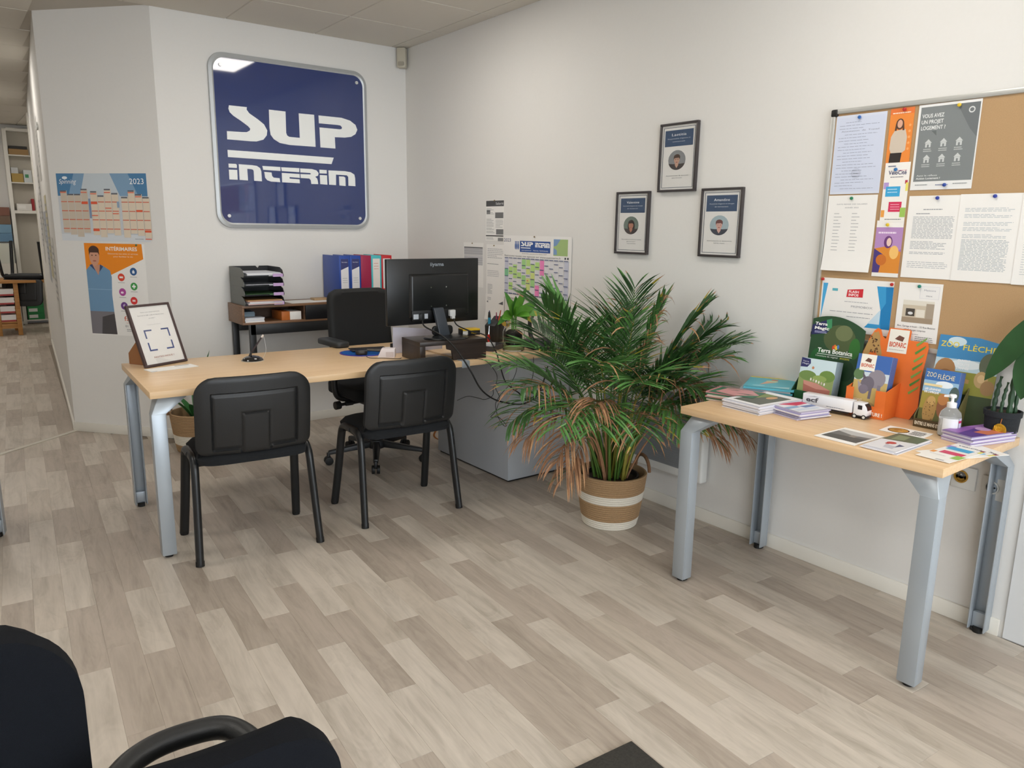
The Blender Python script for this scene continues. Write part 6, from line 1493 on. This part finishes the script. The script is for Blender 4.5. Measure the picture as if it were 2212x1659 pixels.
def cov3(p):
    p.rect(0, 0, 1, .4, '#3c6cac'); p.rect(0, .2, 1, .42, '#8fb4d0'); p.rect(0, .40, 1, 1, '#9a8a3c'); p.rect(0, .7, 1, 1, '#5a5a2c'); p.ell(.6, .25, .25, .06, '#e0e8ee'); p.ell(.92, .4, .14, .14, '#4c5c58')
    p.ell(.30, .72, .19, .26, '#a8844c'); p.ell(.32, .55, .12, .08, '#c09c60'); p.ell(.66, .62, .17, .2, '#8c5a3c'); p.ell(.64, .50, .15, .10, '#b87c48'); p.ell(.92, .72, .1, .16, '#7c7a74')
    q = random.Random(4)
    for i in range(26): p.ell(q.uniform(.15, .45), q.uniform(.55, .95), .012, .008, '#4c3820', n=5)
    p.rect(.02, .26, .55, .30, '#e2cf9c'); p.text('ZOO', .19, .14, .085, '#e8e0b8', .28); p.text('FLÈCHE', .62, .16, .085, '#e8e0b8', .48)
    p.text('LES LÉGENDES', .3, .37, .035, '#f4f4f4', .46, bold=.04); p.text("DE L'AFRIQUE", .28, .42, .035, '#f4f4f4', .42, bold=.04)
booklets('block of big cat cover leaflets in the zoo display', Vector((-.150, -4.000, TT+.008)), U, V, .116, .205, 12, .0038, cov3, SB2)

# hand gel bottle
t = thing('gel_bottle', 'clear pump bottle of hand gel in front of the zoo display', 'bottle', (-.192, -4.130, TT))
PC = bpy.data.materials.new('clear_plastic'); PC.use_nodes = True
b_ = PC.node_tree.nodes['Principled BSDF']; b_.inputs['Roughness'].default_value = .06; b_.inputs['Transmission Weight'].default_value = .85; b_.inputs['IOR'].default_value = 1.25; b_.inputs['Base Color'].default_value = (.92, .93, .93, 1)
o = MB().lathe([(0, 0), (.030, 0), (.034, .004), (.034, .070), (.031, .084), (.018, .098), (.013, .102), (.013, .108), (0, .108)], PC, n=36).build('bottle_body', t)
MB().lathe([(0, .003), (.0315, .004), (.0318, .06), (0, .06)], mat('gel', '#d5d7d6', .15), n=30).build('gel', t)
b = MB(); b.lathe([(.0145, .100), (.0152, .101), (.0152, .117), (.007, .119), (.005, .121), (.005, .134), (.011, .135), (.012, .142), (.009, .146), (0, .146)], mat('pump_white', '#ececec', .3), n=24)
b.hexa([(-.0, -.006, .136), (-.0, .006, .136), (.026, .004, .134), (.026, -.004, .134)], [(-.0, -.006, .145), (-.0, .006, .145), (.026, .004, .140), (.026, -.004, .140)], mat('pump_white', '#ececec', .3)); o = b.build('pump', t); o.rotation_euler = (0, 0, R(100))
def arc_label(nm, a0, a1, z0, z1, r_, m, t):
    b = MB(); n = 12; vs = []
    for k in range(n+1):
        a = R(a0+(a1-a0)*k/n); vs += [(r_*math.cos(a), r_*math.sin(a), z0), (r_*math.cos(a), r_*math.sin(a), z1)]
    b.add(vs, [(2*k, 2*k+2, 2*k+3, 2*k+1) for k in range(n)], m); return b.build(nm, t)
arc_label('front_label', 165, 250, .016, .066, .0344, mat('label_clear', '#dfe0e0', .4), t)
arc_label('side_label', 255, 300, .012, .068, .0345, mat('label_lilac', '#c9c3d8', .4), t)
arc_label('red_band', 252, 292, .052, .060, .0348, mat('label_red', '#b8305c', .4), t)
# cactus-stemmed plant in a black pot, gilded leaf ornament
t = thing('pot_plant', 'thick-stemmed plant in a black fabric pot at the right end of the table', 'potted plant', (-.072, -4.245, TT))
MB().lathe([(0, 0), (.040, 0), (.044, .022)], mat('pot_base_pale', '#cdb9a6', .6), n=36).build('pot_base', t)
MB().lathe([(.043, .018), (.050, .030), (.053, .078), (.057, .080), (.058, .098), (.052, .099), (.050, .090), (0, .088)], mat('pot_black_felt', '#1c2024', .9, var=.2, scale=300, bump=.6), n=36).build('pot_sleeve', t)
MB().lathe([(0, .0905), (.049, .0905)], mat('pot_soil2', '#4a3a2e', .95, var=.4, scale=150, bump=1), n=24).build('soil', t)
CG = mat('cactus_green', '#26452a', .5, var=.35, scale=90)
for i, (x, y, h_, r_, lx) in enumerate(((-.012, .026, .125, .0075, .002), (-.02, .0, .11, .0055, .0), (-.01, -.022, .20, .009, -.012), (.015, -.03, .16, .006, -.016))):
    n = 12; path = [(x+lx*(k/n), y-.01*(k/n)**2, .088+h_*k/n) for k in range(n+1)]
    MB().tube(path, [r_*(1+.28*math.sin(k*2.2))*(1 if k < n-2 else .6) for k in range(n+1)], CG, 7).build('stem', t)
BL = mat('big_leaf_green', '#234a24', .38, var=.3, scale=18)
b = MB(); b.tube(smoothpath([(-.022, -.032, .28), (-.030, -.045, .34), (-.045, -.075, .41), (-.05, -.095, .45)], 4), .004, CG, 7); b.build('leaf_stalk', t)
for d_, L_, W_, dr, o_ in (((-.05, .52, -.85), .285, .075, .1, (-.05, -.095, .445)), ((-.02, .10, -1), .20, .085, .0, (-.045, -.082, .350)), ((-.0, -.9, -.2), .22, .10, 1.1, (-.045, -.10, .44)), ((.1, -.3, -.9), .26, .09, .3, (-.045, -.11, .44))):
    b = MB(); leaf_mesh(b, o_, d_, L_, W_, dr, BL, upv=(-1, 0, .2), n=9, fold=.25); b.build('leaf', t, smooth=60)
g = thing('gilt_ornament', 'round golden leaf ornament hanging on the black plant pot', 'ornament', (-.128, -4.262, TT+.040))
GO = mat('gilt', '#c99a2c', .35, .7, var=.3, scale=120, bump=1)
b = MB(); b.prism([(.020*math.cos(R(a))*(1 if abs(R(a)) < 9 else 1), .022*math.sin(R(a))) for a in range(0, 360, 15)], -.002, .002, GO, 'x')
b.build('disc', g, bevel=.0006)
for s in range(-3, 4): MB().tube([(-.0022, 0, -.018), (-.0024, s*.004, .0), (-.0022, s*.0055, .013)], .0006, GO, 4).build('rib', g)
MB().tube([(0, 0, .021), (.003, 0, .030), (.008, 0, .044), (.010, 0, .056)], .0014, mat('copper_wire', '#a8683c', .4, .6), 6).build('hook', g)

# ================================================================ CORRIDOR END ROOM
WHITE = mat('shelf_white', '#e2dfd6', .5); sh_ = thing('shelf_unit', 'tall white built-in shelf unit at the far end of the corridor', 'shelves', (-2.06, 7.30, 0))
MB().box(0, 0, 0, .045, .14, 2.63, WHITE).build('side_panel', sh_, smooth=0)
MB().box(.60, 0, 0, .645, .14, 2.63, WHITE).build('side_panel', sh_, smooth=0)
MB().box(.045, .125, .04, .62, .14, 2.63, mat('shelf_back', '#b3ada0', .7)).build('back_panel', sh_, smooth=0)
for z0, z1 in ((.04, .06), (1.52, 1.56), (1.92, 1.935), (2.28, 2.295), (2.60, 2.64)): MB().box(.045, .0, z0, .60, .125, z1, WHITE).build('shelf', sh_, smooth=0)
MB().box(-.60, .0, 0, .0, .14, .04, WHITE).build('plinth', sh_, smooth=0)
def bxo(nm, lab, cat, x0, y0, z0, x1, y1, z1, c, lid=None, grp=None):
    t = MB().box(x0, y0, z0, x1, y1, z1, mat('c_'+c[1:], c, .6)).build(nm, bevel=.002, smooth=0); tag(t, lab, cat, grp)
    if lid: MB().box(x0+.015, y0-.0015, (z0+z1)/2-.02, x0+(x1-x0)*.6, y0-.0003, (z0+z1)/2+.025, mat('c_'+lid[1:], lid, .5)).build('label_patch', t, smooth=0)
    return t
bxo('crate', 'shallow tan crate on the highest corridor shelf', 'crate', -2.008, 7.305, 2.296, -1.78, 7.42, 2.37, '#9a7a4e')
bxo('dark_bundle', 'black bundle lying in the tan crate', 'bundle', -2.0, 7.31, 2.371, -1.79, 7.41, 2.41, '#2c2b28')
bxo('file_box', 'mustard box file on the second corridor shelf', 'box', -2.005, 7.305, 1.936, -1.87, 7.42, 2.05, '#a98d4a')
bxo('file_box', 'white box file with green foot beside the mustard one', 'box', -1.865, 7.305, 1.936, -1.77, 7.42, 2.10, '#c9cdcc', '#3f8a5c')
bxo('folded_sheets', 'upright white sheets above the mustard box file', 'papers', -2.0, 7.36, 2.051, -1.92, 7.41, 2.13, '#d3d6d6')
bxo('appliance', 'white boxy appliance on the third corridor shelf', 'appliance', -1.985, 7.305, 1.561, -1.81, 7.42, 1.65, '#dcd9d2', '#e8e6e0')
bxo('red_case', 'red case beside the white appliance', 'case', -1.805, 7.31, 1.561, -1.775, 7.42, 1.72, '#a02c30')
for i in range(5):
    bxo('shoe_box', 'green box with white label in the stack under the corridor table, %s' % ('lowest of its stack', 'second from the floor', 'third from the floor', 'fourth from the floor', 'topmost of its stack')[i], 'box', -2.0, 7.30, .0605+.088*i, -1.80, 7.42, .0605+.088*i+.086, '#2f8a4c' if i < 4 else '#d9d6d0', '#e6e6e2' if i < 2 else None, 'green boxes under the corridor table')
for i in range(4):
    bxo('storage_box', 'dark picture-covered storage box left of the shelf upright, %s' % ('lowest', 'second', 'third', 'topmost')[i], 'box', -2.60, 7.31, 1.14+.115*i, -2.075, 7.42, 1.14+.115*i+.113, ('#5c7f9c', '#6f93ac', '#6e5a48', '#7c5242')[i], None, 'storage boxes at the corridor end')
bxo('white_carton', 'white carton with green foot on the corridor table', 'box', -2.60, 7.0, .86, -2.10, 7.3, 1.12, '#c9ccc0', '#3c8a50')
o = MB().box(-2.70, 7.0, 0, -2.09, 7.42, .86, mat('low_cabinet', '#cfcbc0', .6)).build('low_cabinet', bevel=.003); tag(o, 'low pale cabinet behind the corridor table', 'cabinet')
# table
PINE = wood('pine', '#a8743c', '#bb874a', 'x', 5, .5, 10)
t = thing('work_table', 'reddish pine table with open ends standing at the corridor end', 'table', (-2.40, 6.08, 0))
MB().box(-.35, 0, .655, .60, .62, .690, PINE).build('tabletop', t, bevel=.004)
for x, y in ((0.0, .03), (.215, .03), (0.0, .55), (.215, .55)): MB().box(x-.025, y, 0, x+.025, y+.045, .655, PINE).build('leg', t, bevel=.002)
for y in (.032, .552): MB().box(.025, y, .09, .19, y+.04, .15, PINE).build('stretcher', t, bevel=.002)
MB().box(.025, .03, .16, .19, .56, .175, PINE).build('lower_shelf', t, smooth=0)
for i in range(4):
    b = sheaf('paper_ream', 'white and red ream of paper between the pine table legs, %s' % ('lowest', 'second from below', 'third from below', 'topmost')[i], 'paper pack', (-2.293, 6.30, .1755+.108*i), 0, .155, .34, .085, [mat('ream_red', '#b04a48', .6), PAPER, PAPER, PAPER], 4, jit=.003, seed=30+i, group='paper packs between the pine table legs')
dup(vc, (-2.02, 6.33, .69+.475), (R(180), 0, R(150)), 'black chair turned upside down on the pine table, its legs up')
# made-up glossy disc imitating a sparkle of light on the corridor wall
t = thing('wall_sparkle', 'small made-up glossy disc imitating a sparkle of light high on the corridor wall', 'sparkle', (dx_at(1.7)-.004, 1.7, 2.12), 0)
MB().cyl((0, 0, 0), (-.012, 0, 0), .03, ALU, n=24).build('sparkle_disc', t)
# steel post of a further table at the left edge
t = thing('side_table', 'grey table whose single steel leg shows at the left edge', 'table', (-3.525, -1.71, 0), R(-12))
desk_top('tabletop', t, -.6, 0, .60, .64, BEECH)
MB().box(.54, .60-.0, .0, .61, .655, .705, STEEL).box(0, 0, 0, 0, 0, 0, STEEL).build('leg', t, bevel=.004) if False else leg_piece('leg', t, .607, .63, -1, -1, 'y')
leg_piece('leg', t, .607, .006, -1, 1, 'y')
leg_piece('leg', t, -.59, .006, 1, 1, 'y'); leg_piece('leg', t, -.59, .63, 1, -1, 'y')
